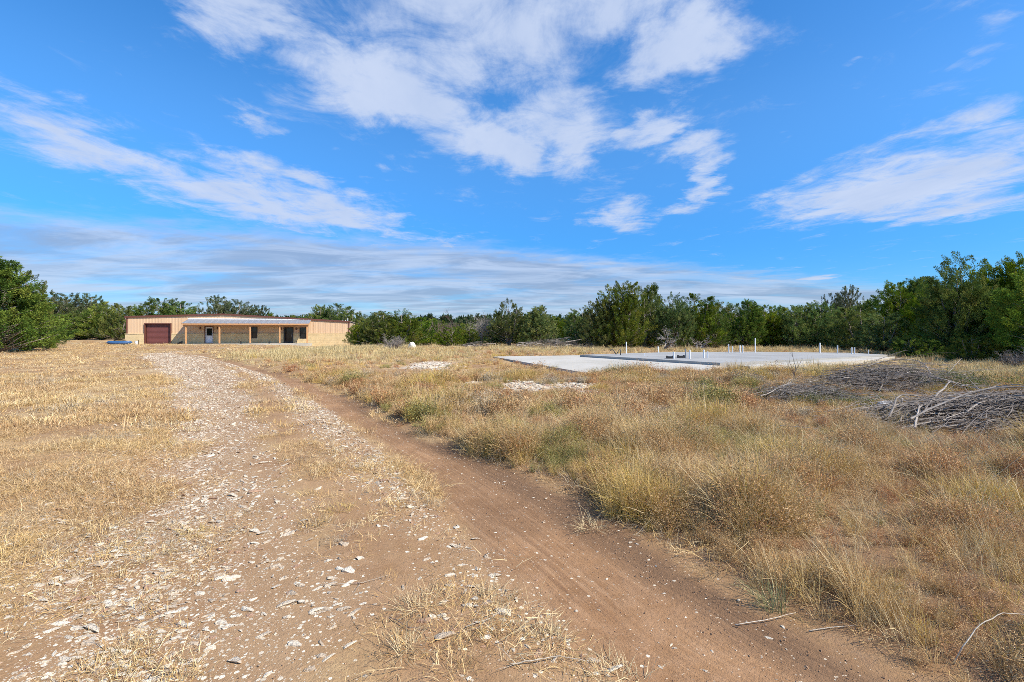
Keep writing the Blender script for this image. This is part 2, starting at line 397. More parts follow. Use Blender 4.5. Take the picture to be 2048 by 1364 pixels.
def blade_material(name, transl=0.16):
    m, t = mat(name)
    tint = t.attr('tint', 'INSTANCER').outputs['Color']
    r = t.attr('rnd').outputs['Fac']
    c = t.n('ShaderNodeVectorMath', operation='SCALE', ins={0: tint, 3: t.ramp(r, 0, 1, .62, 1.32, smooth=False)}).outputs[0]
    c = t.mix(t.ramp(r, .78, .95, 0, .5), c, (.60, .50, .34, 1))
    d = t.n('ShaderNodeBsdfDiffuse', ins={0: c}); tr = t.n('ShaderNodeBsdfTranslucent', ins={0: c})
    mx = t.n('ShaderNodeMixShader', ins={0: transl, 1: d.outputs[0], 2: tr.outputs[0]})
    t.n('ShaderNodeOutputMaterial', ins={0: mx.outputs[0]})
    return m


def foliage_material():
    m, t = mat('juniper_foliage')
    tint = t.attr('tint').outputs['Color']
    oi = t.n('ShaderNodeObjectInfo')
    hs = t.n('ShaderNodeHueSaturation', ins={'Hue': t.ramp(oi.outputs['Random'], 0, 1, .480, .518, smooth=False), 'Saturation': t.ramp(t.math('FRACT', t.math('MULTIPLY', oi.outputs['Random'], 7.3)), 0, 1, .8, 1.12, smooth=False),
                                             'Value': t.ramp(t.math('FRACT', t.math('MULTIPLY', oi.outputs['Random'], 13.7)), 0, 1, .72, 1.3, smooth=False), 'Color': tint}).outputs[0]
    oc = t.mix(1.0, hs, oi.outputs['Color'], 'MULTIPLY')
    d = t.n('ShaderNodeBsdfDiffuse', ins={0: oc}); tr = t.n('ShaderNodeBsdfTranslucent', ins={0: oc})
    mx = t.n('ShaderNodeMixShader', ins={0: .3, 1: d.outputs[0], 2: tr.outputs[0]})
    t.n('ShaderNodeOutputMaterial', ins={0: mx.outputs[0]})
    return m


def stone_material():
    m, t = mat('limestone_chip')
    co = t.n('ShaderNodeTexCoord').outputs['Object']
    oi = t.n('ShaderNodeObjectInfo').outputs['Random']
    c = t.mix(oi, (.50, .39, .27, 1), (.80, .72, .57, 1))
    c = t.mix(t.ramp(t.math('FRACT', t.math('MULTIPLY', oi, 9.1)), .86, .92), c, (.42, .26, .17, 1))
    c = t.mix(t.ramp(t.noise(co, 3.0, 5.0, .65), .42, .72, 0, .6), c, (.36, .25, .16, 1))
    bp = t.n('ShaderNodeBump', ins={'Strength': .5, 'Distance': .1, 'Height': t.noise(co, 7.0, 4.0)})
    b = t.n('ShaderNodeBsdfPrincipled', ins={'Base Color': c, 'Roughness': .9, 'Specular IOR Level': .15, 'Normal': bp.outputs[0]})
    t.n('ShaderNodeOutputMaterial', ins={0: b.outputs[0]})
    return m


M = {}
M['ground'] = ground_material()
M['blade'] = blade_material('dry_blade'); M['forb'] = blade_material('dry_forb', .12)
M['foliage'] = foliage_material(); M['stone'] = stone_material()
M['bark'] = simple('juniper_bark', (.27, .225, .185), .95, .35, 14, .6, 60)
M['deadwood'] = simple('grey_deadwood', (.27, .235, .20), .95, .5, 5, .4, 60, obj_rand=.45)
M['darktwig'] = simple('dark_twigs', (.21, .175, .145), .95, .4, 4)
M['palewood'] = simple('bleached_stick', (.52, .45, .35), .9, .25, 9, .3, 80, obj_rand=.2)
M['redtwig'] = simple('bare_twigs', (.20, .14, .11), .95, .3, 3)
M['tan'] = simple('tan_metal', (.60, .42, .26), .45, .03, .8, obj_rand=.025)
M['brown'] = simple('brown_trim', (.13, .048, .032), .45, .05, 2)
M['brown_door'] = simple('brown_door', (.155, .052, .046), .42, .05, 2)
M['limestone'] = simple('cut_limestone', (.60, .46, .25), .9, .16, 2.3, .5, 30)
M['mortar'] = simple('mortar', (.52, .42, .27), .95, .1, 8)
M['cedar'] = simple('cedar_wood', (.56, .30, .13), .7, .22, 6, .2, 30)
M['soffit'] = simple('raw_lumber', (.42, .27, .15), .8, .2, 6)
M['galv'] = simple('galvalume', (.34, .345, .35), .5, .06, 3, metallic=.35)
M['roofmetal'] = simple('roof_metal', (.42, .36, .30), .5, .06, 2)
M['white'] = simple('white_paint', (.74, .76, .80), .4, .04, 3)
M['darkglass'] = simple('dark_glass', (.012, .015, .018), .06, .05, 2)
M['black'] = simple('black_paint', (.018, .018, .020), .45, .1, 6)
M['steel'] = simple('handle_steel', (.35, .34, .32), .35, .05, 8, metallic=.8)
M['bluekayak'] = simple('blue_plastic', (.035, .10, .23), .35, .12, 3)
M['darkkayak'] = simple('dark_blue_plastic', (.02, .045, .12), .35, .12, 3)
M['pvc'] = simple('white_pvc', (.76, .77, .78), .4, .05, 5)
M['pex'] = simple('black_conduit', (.03, .035, .04), .5, .1, 5)
M['rock'] = simple('grey_rock', (.42, .41, .39), .9, .35, 5, .7, 16)
M['whiterock'] = simple('white_rock', (.74, .70, .60), .9, .2, 4, .6, 14)


def concrete(name, a, b_, blot):
    m, t = mat(name)
    pos = t.n('ShaderNodeNewGeometry').outputs['Position']
    c = t.mix(t.ramp(t.noise(pos, .35, 5.0, .6), .35, .65), a, b_)
    c = t.mix(t.ramp(t.noise(pos, 1.2, 6.0, .7), .55, .75, 0, .45), c, blot)
    bp = t.n('ShaderNodeBump', ins={'Strength': .25, 'Distance': .01, 'Height': t.noise(pos, 60.0, 4.0)})
    b = t.n('ShaderNodeBsdfPrincipled', ins={'Base Color': c, 'Roughness': .85, 'Normal': bp.outputs[0]})
    t.n('ShaderNodeOutputMaterial', ins={0: b.outputs[0]}); return m


M['conc_house'] = concrete('grey_concrete', (.29, .285, .265, 1), (.36, .355, .33, 1), (.23, .225, .21, 1))
M['conc_patio'] = concrete('pale_concrete', (.43, .40, .33, 1), (.51, .475, .405, 1), (.34, .315, .26, 1))

# ------------------------------------------------------------------ ground and driveway: one sheet, cut along the track
def axis(parts):
    out = [parts[0][0]]
    for a, b, st in parts:
        n = max(1, int(round((b - a) / st))); out += list(np.linspace(a, b, n + 1)[1:])
    return np.array(out)


def geo(a, b, n): return list(np.geomspace(a, b, n))


XS = np.concatenate((-np.array(geo(70, 2500, 22))[::-1], axis([(-70, -20, 1.0), (-20, -6, .16), (-6, 6.5, .05), (6.5, 20, .14), (20, 70, 1.0)])[1:-1], np.array(geo(70, 2500, 22))))
YS = np.concatenate((-np.array(geo(6, 2500, 24))[::-1], axis([(-6, 1, .5), (1, 9, .05), (9, 20, .10), (20, 48, .3), (48, 100, 1.0)])[1:-1], np.array(geo(100, 2500, 22))))
GX, GY = np.meshgrid(XS, YS); Z = gz(GX, GY); zn = zone(GX, GY)
# no sheet inside the concrete: let it dip below the slab there
nxg, nyg = len(XS), len(YS)
V = np.stack((GX, GY, Z), -1).reshape(-1, 3)
ii, jj = np.meshgrid(np.arange(nxg - 1), np.arange(nyg - 1)); a = (jj * nxg + ii).ravel()
Q = np.stack((a, a + 1, a + 1 + nxg, a + nxg), -1)
cx = V[Q].mean(1)
on_drive = (cx[:, 1] > -3) & (cx[:, 1] < 46) & (cx[:, 0] > LEFT_L(cx[:, 1]) - .1) & (cx[:, 0] < RUT_R(cx[:, 1]) + .05)
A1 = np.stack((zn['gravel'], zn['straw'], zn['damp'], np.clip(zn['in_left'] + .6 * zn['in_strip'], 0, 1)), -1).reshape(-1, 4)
A2 = np.stack((zn['rub'], zn['bark'], zn['in_rut'], np.ones_like(Z)), -1).reshape(-1, 4)
LAT = np.where(np.abs(zn['lat']) < 6, zn['lat'], 6).reshape(-1)


def sheet(name, q, kind='structure'):
    used, inv = np.unique(q, return_inverse=True)
    me = mesh_np(name, V[used], quads=inv.reshape(-1, 4), smooth=True)
    add_attr(me, 'zone', 'FLOAT_COLOR', A1[used]); add_attr(me, 'zone_b', 'FLOAT_COLOR', A2[used]); add_attr(me, 'lat', 'FLOAT', LAT[used])
    return tag(link(name, me, M['ground']), kind=kind)


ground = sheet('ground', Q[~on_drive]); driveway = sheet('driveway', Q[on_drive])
tag(ground, 'dry straw coloured field with brown soil'); tag(driveway, 'two track driveway of brown dirt and white limestone chips')

# ------------------------------------------------------------------ the metal building
BL = np.array((-45.9, 56.5)); BU = np.array((.963, .2697)); BN = np.array((.2697, -.963)); BW = 25.2
BANG = math.atan2(BU[1], BU[0])
FLOOR = 0.05


def wall_u(px, out=0.0):
    """distance along the front wall (moved out by `out`) under photo column px"""
    k = (px - 1024) / FPX; o = BL + BN * out
    return (k * o[1] - o[0]) / (BU[0] - k * BU[1])


def wall_z(px, py, out=0.0):
    u = wall_u(px, out); d = (BL + BN * out + BU * u)[1]; return EYE - (py - HOR) / FPX * d


bld = empty('metal_building', (BL[0], BL[1], 0), BANG)
tag(bld, 'long low tan metal building with stone skirt, brown trim and timber porch', 'building')
RID_U = wall_u(447); Z_L, Z_R, Z_P = 3.30, 2.86, 3.70
def roof_z(u): return Z_L + (Z_P - Z_L) * u / RID_U if u < RID_U else Z_P + (Z_R - Z_P) * (u - RID_U) / (BW - RID_U)
WAIN = 1.24
ops = {}
for nm, x0, x1, y0, y1 in (('garage', 291, 342, 647.5, 687.3), ('white', 409.5, 427, 653, 687.3), ('win1', 503, 515, 654, 676.5), ('glass', 567.5, 587, 655, 687.3), ('win2', 599.5, 614, 655, 677)):
    u0, u1 = wall_u(x0), wall_u(x1); xm = (x0 + x1) / 2
    zt = wall_z(xm, y0); zb = FLOOR if y1 > 686 else wall_z(xm, y1)
    ops[nm] = (u0, u1, zb, zt)


def spans(u0, u1, z0, z1f):
    """rectangles of the strip u0..u1, z0..roof with the openings cut out"""
    cuts = sorted({u0, u1} | {c for o in ops.values() for c in o[:2] if u0 < c < u1})
    for a, b in zip(cuts, cuts[1:]):
        m = (a + b) / 2; segs = [(z0, None)]
        for (o0, o1, b0, b1) in ops.values():
            if o0 < m < o1:
                if b0 <= z0: segs = [(max(z0, b1), None)]
                else: segs = [(z0, b0), (b1, None)]
        for s0, s1 in segs:
            if s1 is None: yield a, b, s0, (z1f(a), z1f(b))
            else: yield a, b, s0, (s1, s1)


npan = 28
for i in range(npan):
    u0, u1 = BW * i / npan, BW * (i + 1) / npan
    mb = MB()
    for (a, b, z0, (za, zb)) in spans(u0, u1, WAIN, roof_z):
        p = [(a, 0, z0), (b, 0, z0), (b, 0, zb), (a, 0, za)]
        mb.poly(p); mb.poly([(x, .06, z) for x, _, z in p], True)
        for j in range(4): q0, q1 = p[j], p[(j + 1) % 4]; mb.poly([q0, (q0[0], .06, q0[2]), (q1[0], .06, q1[2]), q1])
        nr = 3
        for k in range(nr):
            ru = u0 + (k + .03) * (u1 - u0) / nr + .015
            if a <= ru - .02 and ru + .05 <= b:
                zt = min(za, zb) - .004
                for (x0, x1, x2, x3) in ((ru - .018, ru + .004, ru + .036, ru + .058),):
                    h = -.02
                    for (qa, ya, qb, yb) in ((x0, -.001, x1, h), (x1, h, x2, h), (x2, h, x3, -.001)):
                        mb.poly([(qa, ya, z0), (qb, yb, z0), (qb, yb, zt), (qa, ya, zt)])
    mb.build('wall_panel', M['tan'], bld)
# stone skirt: real blocks in courses
sk = MB(); rs = random.Random(3)
zc = -0.42; course = 0
while zc < WAIN - .03:
    h = min(rs.choice((.18, .22, .26, .30)), WAIN - zc); u = -.08
    if WAIN - zc - h < .08: h = WAIN - zc
    while u < BW + .08:
        l = rs.uniform(.35, 1.0); u1 = min(u + l, BW + .08)
        pieces = [(u, u1)]
        for (o0, o1, b0, b1) in ops.values():
            if zc + h > b0 + .02:
                new = []
                for (p0, p1) in pieces:
                    if p1 <= o0 or p0 >= o1: new.append((p0, p1))
                    else:
                        if p0 < o0: new.append((p0, o0))
                        if p1 > o1: new.append((o1, p1))
                pieces = new
        for (p0, p1) in pieces:
            if p1 - p0 > .03: sk.box(p0 + .003, p1 - .003, -.10 - rs.uniform(0, .012), .02, zc + .003, zc + h - .003)
        u = u1
    zc += h
tag(sk.build('stone_skirt', M['limestone'], bld), kind='stuff')
mm = MB()
for (a, b, z0, (za, zb)) in spans(-.06, BW + .06, -.42, lambda u: WAIN - .01): 
    if za > z0: mm.box(a, b, -.09, .05, z0, za)
mm.build('mortar_bed', M['mortar'], bld)
prev = -.09
for (o0, o1) in sorted((o[0], o[1]) for o in ops.values() if o[3] > WAIN and o[2] < WAIN) + [(BW + .09, 0)]:
    MB().box(prev, o0, -.15, -.002, WAIN + .001, WAIN + .05).build('skirt_cap', M['limestone'], bld); prev = o1
# other walls and roof
DEP = 15.0
MB().box(-.002, .06, .07, DEP, -.42, Z_L - .06).build('side_wall', M['tan'], bld)
MB().box(BW - .06, BW + .002, .07, DEP, -.42, Z_R - .06).build('side_wall', M['tan'], bld)
MB().box(0.07, BW - .07, DEP, DEP + .06, -.42, Z_R - .1).build('rear_wall', M['tan'], bld)
MB().box(.08, BW - .08, .1, DEP - .05, -.45, FLOOR - .02).build('floor_slab', M['conc_patio'], bld)
MB().box(.08, BW - .08, 5.0, 5.1, FLOOR, Z_R - .15).build('inner_partition', M['black'], bld)
rf = MB()
def roofpoly(z0, z1, y0, y1):
    P = [(-.12, Z_L), (RID_U, Z_P), (BW + .12, Z_R)]
    for (ua, za), (ub, zb) in zip(P, P[1:]):
        b = len(rf.v)
        rf.v += [(u, y, z + dz) for u, z in ((ua, za), (ub, zb)) for y in (y0, y1) for dz in (z0, z1)]
        rf.f += [tuple(b + i for i in q) for q in ((0, 1, 3, 2), (4, 6, 7, 5), (0, 4, 5, 1), (2, 3, 7, 6), (1, 5, 7, 3), (0, 2, 6, 4))]
roofpoly(.0, .06, .02, DEP + .12); roof = rf.build('roof', M['roofmetal'], bld)
rf = MB(); roofpoly(-.12, .075, -.14, -.002 + .01); rf.build('fascia', M['brown'], bld)
for (u, top) in ((.02, Z_L), (BW - .16, Z_R)):
    MB().box(u, u + .14, -.055, -.002, WAIN + .06, top - .125).build('corner_trim', M['brown'], bld)
for (px, h, r) in ((695, .42, .05), (690.5, .14, .04), (685, .12, .035)):
    u = wall_u(px); y = .6
    MB().tube([(u, y, roof_z(u) + .05), (u, y, roof_z(u) + .06 + h)], r, 8).build('vent_pipe', M['white'], roof)
# garage door
g0, g1, gb, gt = ops['garage']
gd = MB().box(g0 + .02, g1 - .02, .20, .23, gb, gt - .02).build('garage_door', M['brown_door'], bld)
ns = 16; sl_me = MB().prism([(0, -.0), (g1 - g0 - .12, -.0), (g1 - g0 - .12, .045), (0, .045)], 0.006, (gt - gb - .05) / ns - .012).mesh('slat')
for i in range(ns):
    link('slat', sl_me, M['brown_door'], gd, (g0 + .06, .15, gb + .02 + i * (gt - gb - .05) / ns))
fr = MB(); fr.box(g0 - .07, g0 + .015, -.16, .2, gb, gt + .07); fr.box(g1 - .015, g1 + .07, -.16, .2, gb, gt + .07); fr.box(g0 + .016, g1 - .016, -.16, .2, gt - .015, gt + .07)
fr.build('door_frame', M['brown'], gd)
MB().box(g0 - .2, g1 + .3, -.9, -.14, -.2, FLOOR - .02).build('threshold_slab', M['conc_patio'], bld)
# white entry door
w0, w1, wb, wt = ops['white']
wd = MB().box(w0 + .06, w1 - .06, .06, .11, wb + .1, wt - .06).build('entry_door', M['white'], bld); tag(wd, 'white entry door with a dark half window')
wu = (w0 + w1) / 2; pz0, pz1 = wall_z(418, 671), wall_z(418, 657)
MB().box(wu - .28, wu + .28, .03, .058, pz0, pz1).build('door_window', M['darkglass'], wd)
MB().box(w0, w0 + .055, -.12, .14, wb, wt).box(w1 - .055, w1, -.12, .14, wb, wt).box(w0 + .056, w1 - .056, -.12, .14, wt - .055, wt).build('door_frame', M['brown'], wd)
MB().box(w0 + .06, w1 - .06, -.12, .12, wb, wb + .09).build('threshold', M['black'], wd)
MB().tube([(w1 - .15, .055, 1.0), (w1 - .15, -.0, 1.0), (w1 - .25, -.0, 1.0)], .018, 6).build('handle', M['steel'], wd)
# glass door
w0, w1, wb, wt = ops['glass']
gdr = MB()
gdr.box(w0, w0 + .12, -.12, .12, wb, wt).box(w1 - .12, w1, -.12, .12, wb, wt).box(w0 + .121, w1 - .121, -.12, .12, wt - .12, wt).box(w0 + .121, w1 - .121, -.12, .12, wb, wb + .2)
gdr = gdr.build('glass_door', M['black'], bld); tag(gdr, 'black framed glass door under the porch')
MB().box(w0 + .122, w1 - .122, .03, .05, wb + .202, wt - .122).build('pane', M['darkglass'], gdr)
MB().tube([(w1 - .2, -.13, .85), (w1 - .2, -.18, .9), (w1 - .2, -.18, 1.2), (w1 - .2, -.13, 1.25)], .015, 6).build('handle', M['steel'], gdr)
for nm in ('win1', 'win2'):
    w0, w1, wb, wt = ops[nm]
    wn = MB().box(w0, w0 + .07, -.13, .1, wb, wt).box(w1 - .07, w1, -.13, .1, wb, wt).box(w0 + .071, w1 - .071, -.13, .1, wt - .07, wt).box(w0 + .071, w1 - .071, -.13, .1, wb, wb + .07).build('window', M['black'], bld)
    zm = (wb + wt) / 2
    MB().box(w0 + .072, w1 - .072, .02, .035, wb + .072, zm - .03).build('pane', M['darkglass'], wn)
    MB().box(w0 + .072, w1 - .072, -.03, -.015, zm + .03, wt - .072).build('pane', M['darkglass'], wn)
    MB().box(w0 + .072, w1 - .072, -.06, .06, zm - .028, zm + .028).build('sash_bar', M['black'], wn)
# porch
PD = 2.05
PU0, PU1 = wall_u(380), wall_u(620.5)
ZB, ZE = 3.06, 2.50
MB().box(PU0 - .25, PU1 + .25, -PD - .35, -.13, -.5, FLOOR - .004).build('porch_slab', M['conc_patio'], bld)
def pr_z(y): return ZB + (ZE - ZB) * (-y) / (PD + .25)
npp = 22; pw_ = (PU1 - PU0 + .3) / npp
pm = MB()
for (x0, x1, h) in ((0.012, pw_ - .012, 0.0),):
    pm.v += [(x0, -.035, ZB), (x1, -.035, ZB), (x1, -PD - .3, pr_z(-PD - .3)), (x0, -PD - .3, pr_z(-PD - .3))]
    pm.v += [(x, y, z + .02) for x, y, z in pm.v[:4]]
    pm.f += [(0, 1, 2, 3), (7, 6, 5, 4), (0, 4, 5, 1), (1, 5, 6, 2), (2, 6, 7, 3), (3, 7, 4, 0)]
for xr in (pw_ * .5,):
    b = len(pm.v)
    for (y, z) in ((-.04, ZB + .02), (-PD - .29, pr_z(-PD - .29) + .02)):
        pm.v += [(xr - .05, y, z), (xr - .025, y, z + .035), (xr + .025, y, z + .035), (xr + .05, y, z)]
    pm.f += [(b, b + 4, b + 5, b + 1), (b + 1, b + 5, b + 6, b + 2), (b + 2, b + 6, b + 7, b + 3), (b + 4, b + 7, b + 6, b + 5), (b, b + 1, b + 2, b + 3)]
pme = pm.mesh('porch_roof_panel')
proof = MB()
for k in range(14):
    u = PU0 - .1 + (PU1 - PU0 + .2) * k / 13
    b = len(proof.v)
    proof.v += [(u + dx, y, pr_z(y) - dz) for dx in (-.03, .03) for y in (-.04, -PD - .2) for dz in (.02, .14)]
    proof.f += [tuple(b + i for i in q) for q in ((0, 1, 3, 2), (4, 6, 7, 5), (0, 4, 5, 1), (2, 3, 7, 6), (1, 5, 7, 3), (0, 2, 6, 4))]
proof.box(PU0 - .15, PU1 + .15, -PD - .29, -PD - .245, pr_z(-PD) - .2, pr_z(-PD) - .02)
b = len(proof.v); PB = [(-.05, pr_z(-.05)), (-PD - .28, pr_z(-PD - .28))]
proof.v += [(u, y, z + dz) for u in (PU0 - .14, PU1 + .14) for y, z in PB for dz in (-.018, -.004)]
proof.f += [tuple(b + i for i in q) for q in ((0, 1, 3, 2), (4, 6, 7, 5), (0, 4, 5, 1), (2, 3, 7, 6), (1, 5, 7, 3), (0, 2, 6, 4))]
proof = proof.build('porch_roof', M['cedar'], bld)
for i in range(npp): link('roof_panel', pme, M['galv'], proof, (PU0 - .15 + i * pw_, 0, .004))
MB().box(PU0 - .15, PU1 + .15, -.12, -.036, ZB - .0, ZB + .1).build('flashing', M['white'], proof)
MB().box(PU0 - .05, PU1 + .05, -PD - .085, -PD + .085, 2.20, 2.36).build('porch_beam', M['cedar'], bld)
for px in (371.8, 439, 500.5, 559.5, 615):
    u = min(max(wall_u(px, PD), PU0 + .1), PU1 - .1) if px in (371.8, 615) else wall_u(px, PD)
    p = MB().box(u - .075, u + .075, -PD - .075, -PD + .075, FLOOR, 2.197).build('porch_post', M['cedar'], bld)
    MB().box(u - .1, u + .1, -PD - .1, -PD + .1, FLOOR - .002, FLOOR + .05).build('post_base', M['steel'], p)
for px, py in ((401, 656), (435.5, 656), (562.7, 657), (592.6, 657)):
    u = wall_u(px); z = wall_z(px, py)
    l = MB().box(u - .05, u + .05, -.05, -.0, z - .12, z + .12).tube([(u, -.05, z + .1), (u, -.13, z + .14), (u, -.16, z + .06)], .015, 5)
    l.tube([(u, -.16, z - .18), (u, -.16, z - .15), (u, -.16, z + .03), (u, -.16, z + .09)], [.05, .08, .09, .02], 6)
    l.build('wall_lantern', M['brown'], bld)


def at_b(u, out, z=0.0):
    p = BL + BU * u + BN * out; return (p[0], p[1], z)


def spotlight(px, out, lab, zf=FLOOR):
    u = wall_u(px, out); o = empty('floor_lamp', at_b(u, out, zf), BANG); tag(o, lab, 'lamp', 'black floor lamps along the porch')
    MB().tube([(0, 0, 0), (0, 0, .03)], .09, 8).build('base', M['black'], o)
    MB().tube([(0, 0, .03), (0, 0, .12)], .02, 5).build('stem', M['black'], o)
    MB().tube([(0, -.07, .13), (0, -.02, .16), (0, .1, .23)], [.05, .075, .085], 8).build('head', M['black'], o)
spotlight(481.4, PD + .1, 'small black floor lamp on the porch between the second and third posts')
spotlight(538.6, PD + .1, 'small black floor lamp on the porch between the third and fourth posts')
spotlight(592.6, PD + .1, 'small black floor lamp on the porch in front of the glass door')
# leaning dark sheet by the first post, white bucket by the corner
u = wall_u(357, 1.6); o = MB()
o.prism([(-.3, -.03), (.32, .0), (.30, .04), (-.3, .01)], 0.0, lambda p: .12 if p[0] < 0 else .42)
tag(o.build('downspout_elbow', M['black'], None, loc=at_b(u, 1.3, float(gz(*at_b(u, 1.3)[:2]))), rot=(0, 0, BANG)), 'dark downspout elbow lying at the left end of the porch', 'downspout')
u = wall_u(272.5, .7); bk = empty('bucket', at_b(u, .7, float(gz(*at_b(u, .7)[:2])) - .01), BANG)
tag(bk, 'white plastic bucket standing against the stone skirt left of the garage door', 'bucket')
MB().tube([(0, 0, 0), (0, 0, .38)], [.13, .16], 12).build('body', M['white'], bk)
MB().tube([(0, 0, .381), (0, 0, .41)], [.172, .165], 12).build('lid', M['white'], bk)
MB().tube([(-.165, 0, .33), (-.15, -.12, .22), (0, -.19, .17), (.15, -.12, .22), (.165, 0, .33)], .008, 4).build('handle', M['steel'], bk)
MB().box(.2, .24, -.02, .02, 0, .55).build('stake', M['black'], bk)


def kayak(px, Y, ang, length, material, lab):
    X = (px - 1024) / FPX * Y; root = empty('kayak', (X, Y, float(gz(X, Y)) + .0), ang); tag(root, lab, 'kayak', 'kayaks lying beside the metal building')
    n = 17; ring = 12; vs = []; qs = []
    for i in range(n):
        t = i / (n - 1) * 2 - 1; w = .40 * (1 - abs(t) ** 2.4) ** .8 + .01; h = .25 * (1 - abs(t) ** 4) ** .5 + .02; rise = .22 * t ** 4
        for k in range(ring):
            a_ = 2 * math.pi * k / ring
            vs.append((t * length / 2, math.cos(a_) * w, rise + h + math.sin(a_) * h * (1.0 if math.sin(a_) < 0 else .75)))
    for i in range(n - 1):
        for k in range(ring): j = (k + 1) % ring; qs.append((i * ring + k, (i + 1) * ring + k, (i + 1) * ring + j, i * ring + j))
    me = mesh_np('hull', vs, quads=qs, smooth=True); link('hull', me, material, root)
    cm = MB(); pts = [(math.cos(a_) * .55, math.sin(a_) * .25, .48) for a_ in np.linspace(0, 2 * math.pi, 19)]
    cm.tube(pts, .025, 5, cap=False); cm.build('cockpit_rim', M['black'], root, True)
    MB().prism([(math.cos(a_) * .53, math.sin(a_) * .23) for a_ in np.linspace(0, 2 * math.pi, 18, endpoint=False)], .40, .462).build('cockpit', M['black'], root)
    MB().box(-.45, -.4, -.18, .18, .43, .62).build('seat_back', M['black'], root)
    return root


kayak(239, 55.0, math.radians(28), 2.4, M['bluekayak'], 'bright blue kayak on the ground at the corner of the metal building')
kayak(160, 72.0, math.radians(-35), 2.6, M['darkkayak'], 'dark blue kayak lying in front of the far left trees')

# ------------------------------------------------------------------ concrete foundation with pipes
fd = empty('concrete_foundation', (9, 25, 0)); tag(fd, 'unfinished house foundation of grey and pale concrete with upright plumbing pipes', 'foundation')
off = np.array((9, 25))
ZH, ZPT = 0.25, 0.13
house = [gp(1160, 709.5, ZH), gp(1440, 725.5, ZH), gp(1690, 714.5, ZH), gp(1775, 709.5, ZH), gp(1700, 705.5, ZH), gp(1500, 703.3, ZH), gp(1330, 704.3, ZH)]
MB().prism([tuple(p - off) for p in house], -.3, ZH).build('house_slab', M['conc_house'], fd)
pat = [gp(985, 713, ZPT), gp(1180, 747, ZPT), gp(1430, 738, ZPT), gp(1450, 727, ZPT), gp(1400, 715, ZPT), gp(1330, 708, ZPT)]
MB().prism([tuple(p - off) for p in pat], -.3, ZPT).build('patio_slab', M['conc_patio'], fd)
step = [gp(1690, 716.5, .17), gp(1480, 731, .17), gp(1500, 733, .17), gp(1757, 718.5, .17), gp(1790, 713, .17)]
MB().prism([tuple(p - off) for p in [step[1], step[2], step[3], step[4], step[0]]], -.3, .17).build('porch_ledge', M['conc_patio'], fd)
for (px, yt, yb, lean) in ((1252.7, 683, 707, 0), (1289, 705, 711.5, 0), (1317, 692.5, 705.5, -4), (1347.5, 702.8, 717.5, 0), (1372, 697, 716.5, -3), (1379.5, 699, 717.5, 0), (1407.6, 698.6, 715.5, 0), (1415, 702, 716.5, 0),
                           (1457.7, 687.6, 705, -2), (1465, 692, 705, 0), (1480, 690, 705, 0), (1485.5, 690, 705.5, 0), (1510.6, 675.5, 705.2, 0), (1640, 685, 706.5, 0), (1675, 690, 707, 0), (1703.5, 694, 707.5, 0), (1709, 694, 707.8, 0), (1737, 698.6, 708.3, 0)):
    p = gp(px, yb, ZH); d = p[1]; h = (yb - yt) / FPX * d; r = .034 if h > .35 else .026
    if yb > 714: p = gp(px, yb, ZH)
    q = p - off
    pp = MB().tube([(0, 0, 0), (math.tan(math.radians(lean)) * h, 0, h)], r, 10).build('pipe', M['pvc'] if px not in (1372,) else M['galv'], fd, loc=(q[0], q[1], ZH - .02))
    if r > .035: MB().tube([(math.tan(math.radians(lean)) * h, 0, h - .001), (math.tan(math.radians(lean)) * (h + .03), 0, h + .03)], r * 1.12, 10).build('pipe_cap', M['pvc'], pp)
for px, py in ((1340, 716.8), (1362, 715.5)):
    q = gp(px, py, ZH) - off
    MB().box(-.16, .16, -.12, .12, 0, .10).box(-.16, -.13, -.12, .12, .101, .13).box(.13, .16, -.12, .12, .101, .13).build('form_box', M['black'], fd, loc=(q[0], q[1], ZH + .002))
q = gp(1232, 709.5, ZH); q2 = gp(1243, 709, ZH)
cpts = []
for t in np.linspace(0, 1, 14):
    x = (1221 + 20 * t); zz_ = ZH + .03 + .28 * abs(math.sin(t * math.pi * 1.25 + .9)) ** 1.4
    c = gp(x, 710, ZH) - off; cpts.append((c[0], c[1], zz_))
cpts.append((cpts[-1][0], cpts[-1][1], ZH))
MB().tube(cpts, .022, 6).build('conduit', M['pex'], fd, True)

# ------------------------------------------------------------------ trees
def leaf_tris(P, D, L, Wd, r):
    """thin triangles of length L along D at P"""
    n = len(P); D = D / np.linalg.norm(D, axis=1, keepdims=True)
    R = r.normal(size=(n, 3)); S = np.cross(D, R); S /= np.linalg.norm(S, axis=1, keepdims=True) + 1e-9
    v = np.empty((n, 3, 3)); v[:, 0] = P - S * Wd[:, None] * .5; v[:, 1] = P + S * Wd[:, None] * .5; v[:, 2] = P + D * L[:, None]
    return v.reshape(-1, 3)


def np_tubes(mb_list):
    mb = MB()
    for pts, rad, n in mb_list: mb.tube(pts, rad, n)
    return mb


